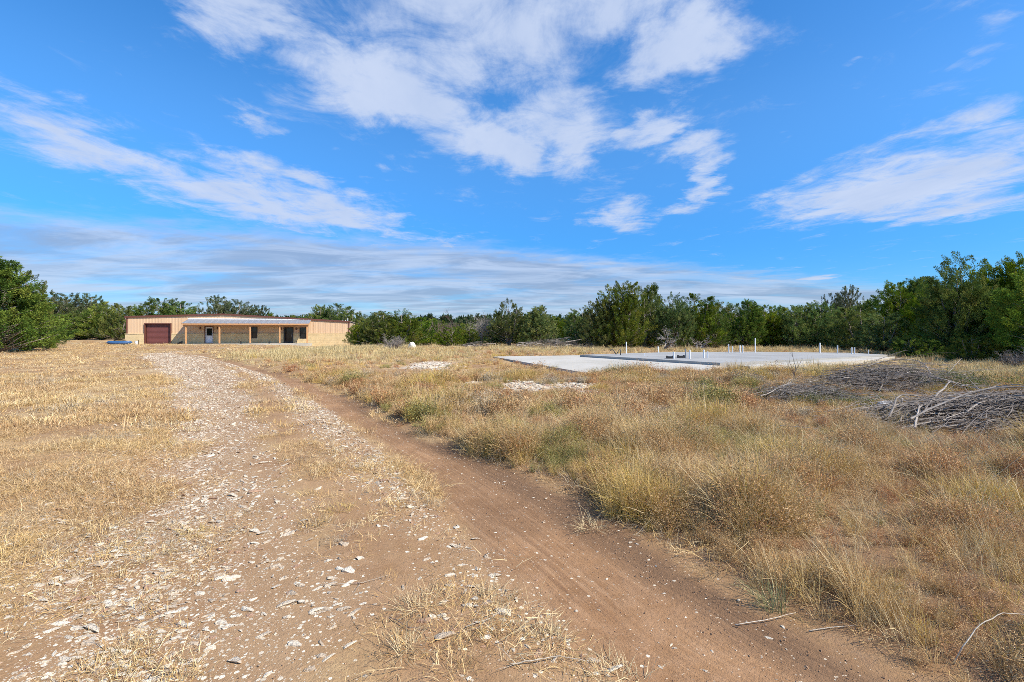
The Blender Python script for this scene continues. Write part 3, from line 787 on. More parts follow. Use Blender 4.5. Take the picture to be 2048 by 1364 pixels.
def juniper(seed, H=6.0, R=2.2, leaders=4, clumps=430, per=135, lsz=.105, base=.08, open_=0.0, greens=None, sharp=.6):
    r = np.random.default_rng(seed)
    greens = greens or [(.080, .135, .026), (.125, .190, .030), (.180, .235, .036), (.235, .260, .045)]
    lead = [(0.0, 0.0, 1.0, 1.0)]
    for k in range(leaders - 1):
        a_ = r.uniform(0, 2 * math.pi); q = r.uniform(.3, .62) * R; lead.append((math.cos(a_) * q, math.sin(a_) * q, r.uniform(.62, .97), r.uniform(.45, .75)))
    P = []; D = []; L = []; Wd = []; T = []; stems = []
    tot = sum(l[3] for l in lead)
    for (lx, ly, lh, lr) in lead:
        top = H * lh; nst = 7
        pts = [(lx * .25 * min(1, t * 1.2) + lx * .75 * t ** .7 + r.normal() * .05 * t, ly * .25 * min(1, t * 1.2) + ly * .75 * t ** .7 + r.normal() * .05 * t, top * .93 * t - .1 * (t == 0)) for t in np.linspace(0, 1, nst)]
        stems.append((pts, list(np.linspace(.11 + .05 * lr, .012, nst)), 6))
        nc = int(clumps * lr / tot)
        for k in range(nc):
            t = base + (1 - base) * r.beta(1.05, 1.25); a_ = r.uniform(0, 2 * math.pi)
            env = R * lr * 1.02 * min(1, (t / .2) ** .5) * (1 - t) ** sharp * 1.25
            env *= .8 + .45 * vnoise(np.array(a_ * 1.3 + seed), np.array(t * 5.0 + lx * 3), seed)
            rad = env * (1 - .55 * r.random() ** 2.2)
            if open_ and vnoise(np.array(a_ * 1.6 + 5), np.array(t * 6.0), seed + 3) < open_: continue
            ax = np.array((math.cos(a_), math.sin(a_), 0)); z = t * top
            c = np.array((lx * min(1, .3 + t), ly * min(1, .3 + t), z)) + ax * rad
            d = ax * r.uniform(.3, 1.0) + np.array((0, 0, r.uniform(.3, 1.05))) + r.normal(size=3) * .25; d /= np.linalg.norm(d)
            ln = r.uniform(.45, .95) * (1.15 - .3 * t); n = int(per * r.uniform(.6, 1.3))
            s = r.random(n); fat = .27 * (1 - s) ** .6 * (.25 + s) ** .4 * ln / .65
            off_ = r.normal(size=(n, 3)); off_ /= np.linalg.norm(off_, axis=1, keepdims=True)
            pos = c + d * (s * ln - ln * .35)[:, None] + off_ * (fat * r.random(n) ** .4)[:, None]
            dirs = d * .8 + off_ * .9 + r.normal(size=(n, 3)) * .4 + np.array((0, 0, .15))
            P.append(pos); D.append(dirs); L.append(lsz * r.uniform(.6, 1.35, n)); Wd.append(lsz * .42 * r.uniform(.6, 1.4, n))
            g = np.array(greens[min(len(greens) - 1, int(r.beta(1.6, 1.9) * len(greens)))]) * r.uniform(.8, 1.2)
            cc = np.ones((n, 4)); cc[:, :3] = g * r.uniform(.72, 1.3, (n, 1)); T.append(np.repeat(cc, 3, 0))
            if r.random() < .22 + .5 * (t < .4): stems.append(([(lx * t, ly * t, max(.05, z - rad * .55)), tuple(c - d * .1 * ln)], [.03, .008], 4))
    P = np.concatenate(P); D = np.concatenate(D); V_ = leaf_tris(P, D, np.concatenate(L), np.concatenate(Wd), r)
    keep = np.repeat(V_.reshape(-1, 3, 3)[:, :, 2].min(1) > .02, 3); V_ = V_[keep]; T_ = np.concatenate(T)[keep]
    me = mesh_np('crown', V_, tris=np.arange(len(V_))); add_attr(me, 'tint', 'FLOAT_COLOR', T_); me.materials.append(M['foliage'])
    tm = np_tubes(stems).mesh('trunk', True); tm.materials.append(M['bark'])
    return tm, me, H, R


def twig_tree(seed, H, R, mat_, depth=4, nstem=4, rad=.06, spread=.5):
    """bare branching wood"""
    r = np.random.default_rng(seed); tubes = []; 
    def grow(p, d, ln, ra, dep):
        pts = [p]; q = p.copy(); dd = d.copy(); k = 4 if dep > 1 else 3
        for i in range(k):
            dd = dd + r.normal(size=3) * .16; dd[2] += .03; dd /= np.linalg.norm(dd); q = q + dd * ln / k; pts.append(q.copy())
        tubes.append(([tuple(x) for x in pts], list(np.linspace(ra, ra * .45, k + 1)), 5 if dep > 2 else 3))
        if dep <= 0: return
        for j in range(r.integers(3, 6)):
            i = r.integers(1, k + 1); nd = dd + r.normal(size=3) * spread * 1.2; nd[2] += .15; nd /= np.linalg.norm(nd)
            grow(pts[i], nd, ln * r.uniform(.45, .8), ra * .5, dep - 1)
    for s in range(nstem):
        a_ = r.uniform(0, 2 * math.pi); d = np.array((math.cos(a_) * spread, math.sin(a_) * spread, 1.0)); d /= np.linalg.norm(d)
        grow(np.array((math.cos(a_) * .08, math.sin(a_) * .08, -.05)), d, H * .42, rad, depth)
    return tubes


OAKG = [(.085, .115, .055), (.11, .14, .065), (.145, .165, .08), (.17, .17, .085)]
J = [juniper(1, leaders=4), juniper(2, leaders=5, sharp=.5), juniper(3, leaders=3, sharp=.75), juniper(4, leaders=6, sharp=.5, R=2.6), juniper(5, leaders=5, clumps=480),
     juniper(6, leaders=4, open_=.42, base=.3, sharp=.45), juniper(7, leaders=6, H=5, R=2.8, sharp=.42), juniper(8, leaders=7, clumps=680, per=160, lsz=.092, R=2.8, sharp=.5, open_=.16), juniper(9, leaders=6, clumps=680, per=160, lsz=.092, R=2.6, sharp=.55, open_=.2)]
OAK = [juniper(21, leaders=5, H=6.5, R=3.2, sharp=.35, base=.28, open_=.10, greens=OAKG, clumps=430, per=130, lsz=.125), juniper(22, leaders=6, H=6.5, R=3.0, sharp=.38, base=.25, open_=.08, greens=OAKG, clumps=430, per=130, lsz=.125)]


def plant(kind, X, Y, H, R, label, name='juniper_tree', cat='tree', group=None, tintc=(1, 1, 1, 1), rz=None):
    tm, me, H0, R0 = kind
    root = empty(name, (X, Y, float(gz(X, Y)) - .05), random.uniform(0, 6.28) if rz is None else rz)
    s = R / R0; root.scale = (s, s, H / H0); tag(root, label, cat, group)
    link('trunk', tm, None, root); c = link('crown', me, None, root); c.color = tintc
    return root


G_LEFT, G_BEHIND, G_MID, G_SLAB, G_RIGHT = 'trees at the left edge', 'trees behind the metal building', 'trees between building and foundation', 'trees behind the foundation', 'trees at the right edge'
TREES = [  # column, distance, row of the top, half width in px, kind, group, label
    (-6, 35, 516, 92, 2, G_LEFT, 'tall dense juniper cut off by the left edge of the photo'),
    (52, 38, 545, 36, 4, G_LEFT, 'narrow juniper peeking over the right shoulder of the tall left-edge juniper'),
    (70, 44, 618, 36, 1, G_LEFT, 'low juniper bush at the foot of the tall left-edge juniper'),
    (97, 41, 674, 11, 2, G_LEFT, 'tiny juniper sapling alone in the dry grass near the left trees'),
    (92, 84, 580, 42, 'o1', G_LEFT, 'grey-green oak just right of the tall left-edge juniper'),
    (135, 88, 589, 42, 'o0', G_LEFT, 'grey-green oak in the middle of the far left row'),
    (182, 90, 588, 34, 'o1', G_LEFT, 'grey-green oak with a separate tuft on top, right end of the far left row'),
    (118, 66, 628, 36, 3, G_LEFT, 'broad dark juniper beneath the grey-green oaks, beside the dark blue kayak'),
    (162, 70, 622, 30, 6, G_LEFT, 'low round juniper behind the dark blue kayak'),
    (205, 69, 607, 34, 1, G_LEFT, 'juniper between the dark blue kayak and the bright blue one'),
    (238, 67, 609, 28, 4, G_LEFT, 'dark juniper touching the left corner of the metal building'),
    (292, 88, 608, 34, 1, G_BEHIND, 'juniper above the roof over the garage door, left one'),
    (325, 88, 597, 36, 3, G_BEHIND, 'tallest juniper above the roof over the garage door'),
    (362, 88, 604, 34, 4, G_BEHIND, 'juniper above the roof just left of the porch'),
    (432, 92, 594, 36, 'o0', G_BEHIND, 'rounded oak rising highest behind the roof above the porch'),
    (478, 92, 600, 36, 'o1', G_BEHIND, 'second rounded oak behind the roof above the porch'),
    (520, 92, 612, 26, 'o0', G_BEHIND, 'small oak sloping down at the right of the rounded oaks'),
    (540, 92, 625, 14, 2, G_BEHIND, 'tip of a tree just over the middle of the roof'),
    (586, 94, 630, 12, 2, G_BEHIND, 'small pointed treetop over the roof right of the middle'),
    (604, 94, 632, 12, 1, G_BEHIND, 'small treetop next to the juniper pair over the roof'),
    (640, 84, 611, 30, 8, G_BEHIND, 'left one of the juniper pair over the right half of the roof'),
    (674, 84, 609, 30, 4, G_BEHIND, 'right one of the juniper pair over the right half of the roof'),
    (704, 78, 624, 34, 3, G_BEHIND, 'juniper behind the right corner of the metal building'),
    (728, 55, 646, 30, 6, G_MID, 'low juniper bush shading the right corner of the metal building'),
    (762, 54, 624, 44, 3, G_MID, 'broad rounded juniper right of the metal building'),
    (803, 53, 621, 42, 7, G_MID, 'broad juniper behind the grey leafless shrub'),
    (842, 58, 636, 34, 4, G_MID, 'low juniper right of the grey leafless shrub'),
    (872, 62, 640, 30, 1, G_MID, 'low juniper in front of the bare reddish tree'),
    (905, 52, 655, 30, 6, G_MID, 'dark low juniper bush under the bare reddish tree'),
    (938, 54, 648, 30, 3, G_MID, 'green juniper bush between the two bare trees'),
    (950, 62, 628, 34, 'o1', G_MID, 'greyish oak mixed with the bare grey tree'),
    (992, 52, 648, 28, 4, G_MID, 'low green bush left of the forked open juniper'),
    (1018, 50, 602, 32, 5, G_MID, 'open forked juniper with sky showing between its two tops'),
    (1043, 52, 640, 26, 6, G_MID, 'low juniper under the forked open juniper'),
    (1080, 48, 612, 36, 2, G_MID, 'cone shaped juniper right of the forked open juniper'),
    (1112, 56, 634, 26, 4, G_MID, 'low dark juniper in the dip left of the highest middle group'),
    (1140, 52, 634, 26, 1, G_MID, 'juniper behind the grey windrow of cut brush'),
    (1164, 46, 619, 34, 3, G_SLAB, 'rounded juniper at the left flank of the highest middle group'),
    (1200, 43, 600, 36, 8, G_SLAB, 'dense juniper standing over the right end of the brush windrow'),
    (1243, 43, 566, 46, 8, G_SLAB, 'tallest juniper behind the left part of the foundation'),
    (1288, 46, 582, 36, 5, G_SLAB, 'airy juniper right next to the tallest middle juniper'),
    (1306, 49, 568, 30, 2, G_SLAB, 'pointed juniper peeking out behind the airy one'),
    (1345, 43, 590, 36, 7, G_SLAB, 'juniper with dead grey limbs hanging on its left side'),
    (1388, 44, 590, 42, 4, G_SLAB, 'broad juniper behind the paired pipes'),
    (1425, 44, 612, 32, 3, G_SLAB, 'juniper whose right side slopes to the dip in the tree line'),
    (1462, 47, 628, 28, 6, G_SLAB, 'low dark juniper in the dip of the tree line above the foundation'),
    (1496, 45, 600, 30, 2, G_SLAB, 'pointed juniper right of the dip, behind the tallest pipe'),
    (1530, 46, 612, 32, 4, G_SLAB, 'juniper right of the tallest pipe'),
    (1566, 46, 620, 34, 1, G_SLAB, 'juniper above the middle of the foundation back edge'),
    (1602, 44, 612, 36, 3, G_SLAB, 'yellowish juniper left of the single pipe'),
    (1640, 44, 604, 36, 8, G_SLAB, 'juniper directly behind the single pipe on the right'),
    (1662, 56, 588, 26, 'o1', G_SLAB, 'greyish treetop left of the far blue-grey tree'),
    (1700, 60, 574, 28, 'o0', G_SLAB, 'blue-grey rounded treetop standing above the row on the right'),
    (1684, 41, 618, 36, 7, G_SLAB, 'shaded juniper behind the right pipes'),
    (1722, 38, 612, 40, 4, G_SLAB, 'shaded juniper at the right end of the foundation'),
    (1745, 48, 598, 34, 2, G_RIGHT, 'narrow juniper in the back row at the right end of the foundation'),
    (1768, 34, 628, 40, 3, G_RIGHT, 'light green juniper bush just past the right end of the foundation'),
    (1800, 40, 576, 40, 8, G_RIGHT, 'juniper left of the pointed grey-green one'),
    (1835, 42, 557, 34, 2, G_RIGHT, 'pointed grey-green juniper left of the big right-hand juniper'),
    (1862, 33, 574, 46, 7, G_RIGHT, 'yellow-green juniper leaning on the big right-hand juniper'),
    (1922, 29, 513, 66, 7, G_RIGHT, 'big dark juniper with the highest top on the right'),
    (1990, 29, 524, 62, 8, G_RIGHT, 'big dark juniper beside the highest one on the right'),
    (2052, 28, 514, 66, 7, G_RIGHT, 'big dark juniper cut off by the right edge of the photo'),
    (1830, 28.5, 668, 34, 6, G_RIGHT, 'low juniper seedling at the foot of the right trees near the slab corner'),
    (1945, 24.5, 672, 40, 6, G_RIGHT, 'low green seedling clump at the foot of the big right junipers'),
    (2170, 22.5, 500, 110, 7, G_RIGHT, 'juniper outside the right edge whose shade falls on the foundation'),
    (2120, 26, 520, 80, 8, G_RIGHT, 'juniper beyond the right edge of the photo'),
]
for (px, d, top, hw, k, grp, lab) in TREES:
    kind = OAK[int(k[1])] if isinstance(k, str) else J[k]
    X = (px - 1024) / FPX * d; zb = float(gz(X, d)); H = EYE + (HOR - top) / FPX * d - zb + .1; R = hw / FPX * d * 1.12
    plant(kind, X, d, H, R, lab, 'oak_tree' if isinstance(k, str) else 'juniper_tree', 'tree', grp)
# second row: what fills the gaps low down
rb = random.Random(8)
for (x0, x1, d0, d1, top0, top1, n, lab, grp) in (
        (60, 250, 96, 104, 606, 622, 7, 'dark juniper half hidden in the row behind the left oaks', 'half hidden trees behind the left oaks'),
        (700, 1150, 66, 76, 636, 646, 13, 'dark juniper half hidden behind the trees between building and foundation', 'half hidden trees behind the middle row'),
        (1160, 1760, 50, 58, 604, 632, 18, 'dark juniper half hidden in the second row behind the foundation', 'half hidden trees behind the foundation'),
        (1780, 2080, 36, 44, 548, 575, 8, 'dark juniper half hidden behind the big right junipers', 'half hidden trees on the right')):
    for i in range(n):
        px = x0 + (x1 - x0) * (i + .5 + rb.uniform(-.3, .3)) / n; d = rb.uniform(d0, d1); top = rb.uniform(top0, top1)
        X = (px - 1024) / FPX * d; H = EYE + (HOR - top) / FPX * d
        plant(J[rb.choice((0, 1, 3, 4, 6))], X, d, H, rb.uniform(1.9, 2.8), lab, 'juniper_tree', 'tree', grp)
# far wood seen over and between everything
r = np.random.default_rng(77); P = []; D = []; L = []; Wd = []; T = []
for i in range(900):
    a_ = r.uniform(-1.0, 1.0); d = r.uniform(125, 190); X = math.tan(a_) * d * 1.0; Y = d
    h = (3.9 + 1.6 * r.random()) * (.9 + .3 * vnoise(np.array(X * .04), np.array(Y * .04), 5)); n = 130
    s = r.random(n) ** .8; an = r.uniform(0, 6.28, n); rad = 2.6 * (1 - s) ** .5 * r.random(n) ** .3
    g = float(gz(X, Y))
    P.append(np.stack((X + np.cos(an) * rad, Y + np.sin(an) * rad, g + s * h), -1)); D.append(np.stack((np.cos(an) * .5, np.sin(an) * .5, np.ones(n)), -1) + r.normal(size=(n, 3)) * .4)
    L.append(r.uniform(.7, 1.5, n)); Wd.append(r.uniform(.35, .8, n)); c = np.ones((n, 4)); c[:, :3] = np.array((.04, .07, .022)) * r.uniform(.6, 1.4); T.append(np.repeat(c, 3, 0))
V_ = leaf_tris(np.concatenate(P), np.concatenate(D), np.concatenate(L), np.concatenate(Wd), r)
me = mesh_np('forest', V_, tris=np.arange(len(V_))); add_attr(me, 'tint', 'FLOAT_COLOR', np.concatenate(T))
tag(link('forest', me, M['foliage']), 'far low green wood along the horizon', kind='stuff')

# bare trees and leafless shrubs
def bare(name, px, d, top, seed, m, lab, nstem=4, depth=4, rad=.06, spread=.5, cat='tree', grp=None):
    X = (px - 1024) / FPX * d; zb = float(gz(X, d)); H = EYE + (HOR - top) / FPX * d - zb
    tb = twig_tree(seed, H, 1.0, m, depth, nstem, rad, spread)
    root = empty(name, (X, d, zb)); tag(root, lab, cat, grp)
    big = [t for t in tb if t[2] > 3]; small = [t for t in tb if t[2] <= 3]
    zmax = max(p[2] for t in tb for p in t[0]); s = H / zmax
    a1 = np_tubes(big).build('trunk', m, root); a2 = np_tubes(small).build('twigs', m, root)
    for o_ in (a1, a2): o_.scale = (s, s, s)
    return root
bare('bare_tree', 897, 56, 613, 5, M['redtwig'], 'bare reddish-brown tree standing above the low junipers', 4, 5, .07, .42, grp='bare trees in the middle')
bare('bare_tree', 963, 52, 617, 6, M['deadwood'], 'bare grey tree left of the forked open juniper', 4, 5, .07, .42, grp='bare trees in the middle')
bare('bare_shrub', 786, 38, 664, 7, M['deadwood'], 'grey leafless shrub left of the white rock', 22, 3, .025, .9, 'shrub')
bare('bare_shrub', 2030, 20.5, 690, 8, M['deadwood'], 'grey leafless shrub at the right edge under the big junipers', 10, 4, .03, .8, 'shrub')
bare('dead_limb', 1325, 38.5, 650, 9, M['deadwood'], 'tangle of dead grey limbs under the juniper behind the tall left pipe', 4, 3, .05, .9, 'branch')
bare('dead_limb', 1395, 39.5, 668, 10, M['deadwood'], 'dead grey limb hanging low behind the paired pipes', 3, 3, .045, 1.2, 'branch')
bare('bare_weed', 1590, 14.0, 690, 12, M['redtwig'], 'thin bare weed stalk rising in front of the foundation', 1, 2, .012, .25, 'weed')


# ------------------------------------------------------------------ brush piles
def arc(r, p, az, el, ln, bend, k=7):
    pts = [np.array(p, float)]; a_, e_ = az, el
    for i in range(k):
        a_ += r.normal() * .10 + bend[0] / k; e_ += r.normal() * .06 + bend[1] / k
        pts.append(pts[-1] + np.array((math.cos(a_) * math.cos(e_), math.sin(a_) * math.cos(e_), math.sin(e_))) * ln / k)
    return pts


def brush_pile(name, cx, cy, ax, ay, h, az, nb, nt, m, lab, seed, cat='brush pile', ln=(1.0, 2.4), tm=None, rbr=(.012, .03)):
    r = np.random.default_rng(seed); root = empty(name, (cx, cy, float(gz(cx, cy)) - .05)); tag(root, lab, cat)
    z0 = root.location.z
    def spot():
        while True:
            u, v = r.uniform(-1, 1, 2)
            if u * u + v * v < 1: return u, v
    def stem(lo, hi):
        u, v = spot(); hh = h * (1 - u * u - v * v) * r.random() ** .6
        a_ = az + r.normal() * .38 + (math.pi if r.random() < .15 else 0)
        l = r.uniform(*ln); p = (u * ax - math.cos(a_) * l * .5, v * ay - math.sin(a_) * l * .3, hh * .75 + float(gz(cx + u * ax, cy + v * ay)) - z0 + .02)
        return arc(r, p, a_, r.uniform(0, .35), l, (r.normal() * .5, -r.uniform(.3, .9))), r.uniform(lo, hi)
    for i in range(nb):
        pts, ra = stem(*rbr); mb = MB(); mb.tube(pts, list(np.linspace(ra, ra * .35, len(pts))), 5)
        for k in range(4):
            j = r.integers(2, len(pts)); d = pts[j] - pts[j - 1]; a2 = math.atan2(d[1], d[0]) + r.normal() * .5
            q = arc(r, pts[j], a2, r.uniform(-.1, .5), r.uniform(.25, .8), (r.normal() * .4, -.6), 4); mb.tube(q, list(np.linspace(ra * .45, ra * .12, len(q))), 3)
        mb.build('branch', m, root)
    tw = MB()
    for i in range(nt):
        pts, ra = stem(.0025, .008); tw.tube(pts, list(np.linspace(ra, ra * .3, len(pts))), 3, False)
    tag(tw.build('twigs', tm or m, root), kind='stuff')
    return root


brush_pile('brush_pile', 8.5, 7.7, 2.7, 1.0, .36, .35, 130, 1500, M['deadwood'], 'grey heap of cut dead branches at the right edge of the field', 31, rbr=(.004, .02), tm=M['darktwig'])
brush_pile('brush_pile', 10.2, 12.5, 2.0, .9, .40, .1, 100, 900, M['deadwood'], 'brown and grey mound of old brush in front of the pale grass', 32, tm=M['darktwig'], rbr=(.006, .018))
brush_pile('brush_pile', 6.5, 10.6, 1.5, .9, .36, .5, 60, 500, M['deadwood'], 'small tangle of dead sticks and green weeds left of the grey brush heap', 33, ln=(.6, 1.5), rbr=(.005, .014))
q = gp(1110, 698); brush_pile('brush_pile', q[0] + .3, 42, 3.6, 1.0, 1.1, 0.6, 44, 420, M['deadwood'], 'long windrow of cut grey brush before the middle trees', 34, ln=(1.2, 2.6), rbr=(.02, .05))
q = gp(955, 697); brush_pile('brush_pile', q[0], 46, 1.8, .7, .6, 0.3, 14, 140, M['deadwood'], 'low grey brush at the foot of the bare grey tree', 35, ln=(1.0, 2.0), rbr=(.02, .05))


def rock(name, X, Y, s, m, lab, seed, cat='rock', sink=.25):
    r = np.random.default_rng(seed); bm = bmesh.new(); bmesh.ops.create_icosphere(bm, subdivisions=3, radius=1)
    for v in bm.verts:
        c = v.co; k = 1 + .28 * (vnoise(np.array(c.x * 2 + seed), np.array(c.y * 2 + c.z * 1.7), seed) - .5) + .18 * (vnoise(np.array(c.x * 5), np.array(c.z * 5 + c.y * 4), seed + 1) - .5)
        v.co = Vector((c.x * s[0], c.y * s[1], max(c.z, -.6) * s[2])) * float(k)
    me = bpy.data.meshes.new(name); bm.to_mesh(me); bm.free()
    return tag(link(name, me, m, None, (X, Y, float(gz(X, Y)) + s[2] * .4), (0, 0, r.uniform(0, 6))), lab, cat)


q = gp(1772, 838); rock('boulder', q[0], q[1], (.24, .15, .15), M['rock'], 'grey boulder with a pale top beside the grey brush heap', 3)
q = gp(827, 699); rock('boulder', q[0] + .0, 40.5, (.36, .3, .42), M['whiterock'], 'jagged white rock right of the grey leafless shrub', 4)
q = gp(1880, 763); rock('boulder', q[0], q[1], (.22, .16, .10), M['whiterock'], 'small white rock on the far side of the brown brush mound', 5)

# ------------------------------------------------------------------ limestone pieces on the drive
STONES = []
for k in range(7):
    r = np.random.default_rng(100 + k); bm = bmesh.new(); sh = (r.uniform(.75, 1.25), r.uniform(.5, .8), r.uniform(.25, .5))
    for i in range(13):
        p = r.normal(size=3); p /= np.linalg.norm(p); p = np.sign(p) * np.abs(p) ** .8; bm.verts.new((p[0] * sh[0] * .5, p[1] * sh[1] * .5, p[2] * sh[2] * .5))
    res = bmesh.ops.convex_hull(bm, input=bm.verts)
    bmesh.ops.delete(bm, geom=[v for v in bm.verts if not v.link_faces], context='VERTS')
    me = bpy.data.meshes.new('stone'); bm.to_mesh(me); bm.free(); me.materials.append(M['stone']); STONES.append(me)


def sample_area(n, y0, y1, x0f, x1f, r, power=1.0):
    y = y0 + (y1 - y0) * r.random(n) ** power; x = x0f(y) + (x1f(y) - x0f(y)) * r.random(n); return x, y


r = np.random.default_rng(5)
sx, sy, ss = [], [], []
for (n, y0, y1, smin, smax, lo, hi) in ((60000, 1.7, 6.5, .008, .066, -1.8, .2), (46000, 6.5, 14, .015, .07, -1.6, .2), (56000, 14, 44, .025, .10, -1.2, .2)):
    x, y = sample_area(n, y0, y1, lambda y: LEFT_L(y) + lo, lambda y: RUT_R(y) + hi, r)
    zz_ = zone(x, y); dens = zz_['gravel'] * np.where(y > 7, 1.15, .8)
    clus = sstep(.25, .75, fbm(x * 2.3, y * 2.0, 91, 3))
    keep = r.random(n) < np.clip(dens * (.35 + 1.0 * clus), 0, 1)
    s = smin + (smax - smin) * r.random(n) ** 4.8
    s = np.where((zz_['in_rut'] > .5) & (s > .03), s * .55, s)
    sx.append(x[keep]); sy.append(y[keep]); ss.append(s[keep])
for (cx_, cy_, ax_, ay_) in RUBBLE:
    n = 420; u = r.normal(size=(n, 2)) * .5; sx.append(cx_ + u[:, 0] * ax_); sy.append(cy_ + u[:, 1] * ay_); ss.append(r.uniform(.04, .16, n))
x, y = sample_area(70, 2.0, 7, lambda y: LEFT_L(y) - .3, lambda y: RUT_L(y), r); sx.append(x); sy.append(y); ss.append(r.uniform(.05, .10, 70))
sx, sy, ss = map(np.concatenate, (sx, sy, ss))
sz = gz(sx, sy) + ss * .03
vis = ss / sy * ((np.abs(sx) / sy < 1.07) & (sy > 2.16))
order = np.argsort(-vis); big = order[:300]; rest = order[300:]
for i in big:
    link('stone', STONES[r.integers(7)], None, driveway, (sx[i], sy[i], sz[i]), (r.normal() * .15, r.normal() * .15, r.uniform(-.5, .9) + (math.pi if r.random() < .5 else 0)), (ss[i] * 1.25, ss[i], ss[i]))

# ------------------------------------------------------------------ instancing of what nobody could count
def gn_scatter(name, pts, rot, scl, idx, tint, protos, label, parent=None):
    pc = bpy.data.collections.new(name + '_source')
    for k, me in enumerate(protos):
        pc.objects.link(bpy.data.objects.new('%s_%02d' % (name, k), me))
    me = bpy.data.meshes.new(name); me.vertices.add(len(pts)); me.vertices.foreach_set('co', np.asarray(pts, np.float32).ravel()); me.update()
    add_attr(me, 'rot', 'FLOAT_VECTOR', rot); add_attr(me, 'scl', 'FLOAT_VECTOR', scl); add_attr(me, 'idx', 'INT', idx); add_attr(me, 'tint', 'FLOAT_COLOR', tint)
    o = link(name, me, None, parent); tag(o, label, kind='stuff')
    g = bpy.data.node_groups.new(name + '_scatter', 'GeometryNodeTree')
    g.interface.new_socket('Geometry', in_out='INPUT', socket_type='NodeSocketGeometry'); g.interface.new_socket('Geometry', in_out='OUTPUT', socket_type='NodeSocketGeometry')
    gi = g.nodes.new('NodeGroupInput'); go = g.nodes.new('NodeGroupOutput')
    ci = g.nodes.new('GeometryNodeCollectionInfo'); ci.inputs['Collection'].default_value = pc; ci.inputs['Separate Children'].default_value = True; ci.inputs['Reset Children'].default_value = True
    ip = g.nodes.new('GeometryNodeInstanceOnPoints'); ip.inputs['Pick Instance'].default_value = True
    def at(nm, dt):
        n = g.nodes.new('GeometryNodeInputNamedAttribute'); n.data_type = dt; n.inputs['Name'].default_value = nm; return n.outputs[0]
    g.links.new(gi.outputs[0], ip.inputs['Points']); g.links.new(ci.outputs[0], ip.inputs['Instance'])
    g.links.new(at('idx', 'INT'), ip.inputs['Instance Index'])
    e2r = g.nodes.new('FunctionNodeEulerToRotation'); g.links.new(at('rot', 'FLOAT_VECTOR'), e2r.inputs[0]); g.links.new(e2r.outputs[0], ip.inputs['Rotation'])
    g.links.new(at('scl', 'FLOAT_VECTOR'), ip.inputs['Scale']); g.links.new(ip.outputs[0], go.inputs[0])
    md = o.modifiers.new('scatter', 'NODES'); md.node_group = g
    return o


n = len(rest)
gn_scatter('gravel', np.stack((sx[rest], sy[rest], sz[rest]), -1), np.stack((r.normal(size=n) * .2, r.normal(size=n) * .2, r.uniform(0, 6.28, n)), -1),
           np.stack((ss[rest] * 1.25, ss[rest], ss[rest]), -1), r.integers(0, 7, n), np.ones((n, 4)), STONES, 'white limestone gravel on the driveway', driveway)


M['clod'] = simple('soil_clod', (.34, .21, .12), .95, .2, 20, obj_rand=.25)
CLODS = []
for me in STONES[:4]:
    c = me.copy(); c.materials.clear(); c.materials.append(M['clod']); CLODS.append(c)
x, y = sample_area(60000, 1.8, 9, lambda y: LEFT_L(y), lambda y: RUT_R(y) + 1.2, r, 1.3)
zz_ = zone(x, y); keep = r.random(len(x)) < np.clip(.12 + .75 * zz_['damp'] + .25 * sstep(.5, .7, fbm(x * 1.5, y * 1.5, 97, 3)), 0, 1); x, y = x[keep], y[keep]; n = len(x); s_ = .003 + .014 * r.random(n) ** 4
gn_scatter('soil_crumbs', np.stack((x, y, gz(x, y) + s_ * .1), -1), r.uniform(0, 6.28, (n, 3)), np.stack((s_, s_, s_ * 1.3), -1), r.integers(0, 4, n), np.ones((n, 4)), CLODS, 'brown crumbs of loose soil on the wheel ruts', driveway)


# ------------------------------------------------------------------ grass, straw and weeds
def tuft(seed, n, h, spread, lean, wid, curl=.8, seg=3, flat=0.0):
    """a clump of thin blades; rnd per blade"""
    r = np.random.default_rng(seed); Vv = []; Tt = []; Qq = []; rn = []
    for i in range(n):
        a_ = r.uniform(0, 6.283); q = spread * math.sqrt(r.random()); p = np.array((math.cos(a_) * q, math.sin(a_) * q, -.01))
        b_ = a_ + r.normal() * .7 if r.random() < .75 else r.uniform(0, 6.283)
        ln = h * r.uniform(.45, 1.15); el = math.pi / 2 - abs(r.normal()) * lean - flat * r.random(); el = max(el, .02)
        w = wid * r.uniform(.7, 1.3); side = np.array((-math.sin(b_), math.cos(b_), 0)); tw = r.uniform(-.8, .8); side = side * math.cos(tw) + np.array((0, 0, math.sin(tw)))
        b0 = len(Vv); cu = curl * r.uniform(.3, 1.3); v = r.random()
        for s in range(seg + 1):
            ww = w * (1 - s / seg) ** .6 * .5 if s < seg else 0
            if s < seg: Vv += [p - side * ww, p + side * ww]; rn += [v, v]
            else: Vv.append(p.copy()); rn.append(v)
            d = np.array((math.cos(b_) * math.cos(el), math.sin(b_) * math.cos(el), math.sin(el))); p = p + d * ln / seg
            if p[2] < .004: p[2] = .004 + r.random() * .01
            el -= cu / seg; b_ += r.normal() * .15
        for s in range(seg - 1): Qq.append((b0 + 2 * s, b0 + 2 * s + 1, b0 + 2 * s + 3, b0 + 2 * s + 2))
        e = b0 + 2 * (seg - 1); Tt.append((e, e + 1, e + 2))
    me = mesh_np('tuft', np.array(Vv), tris=Tt, quads=Qq); add_attr(me, 'rnd', 'FLOAT', np.array(rn)); me.materials.append(M['blade']); return me


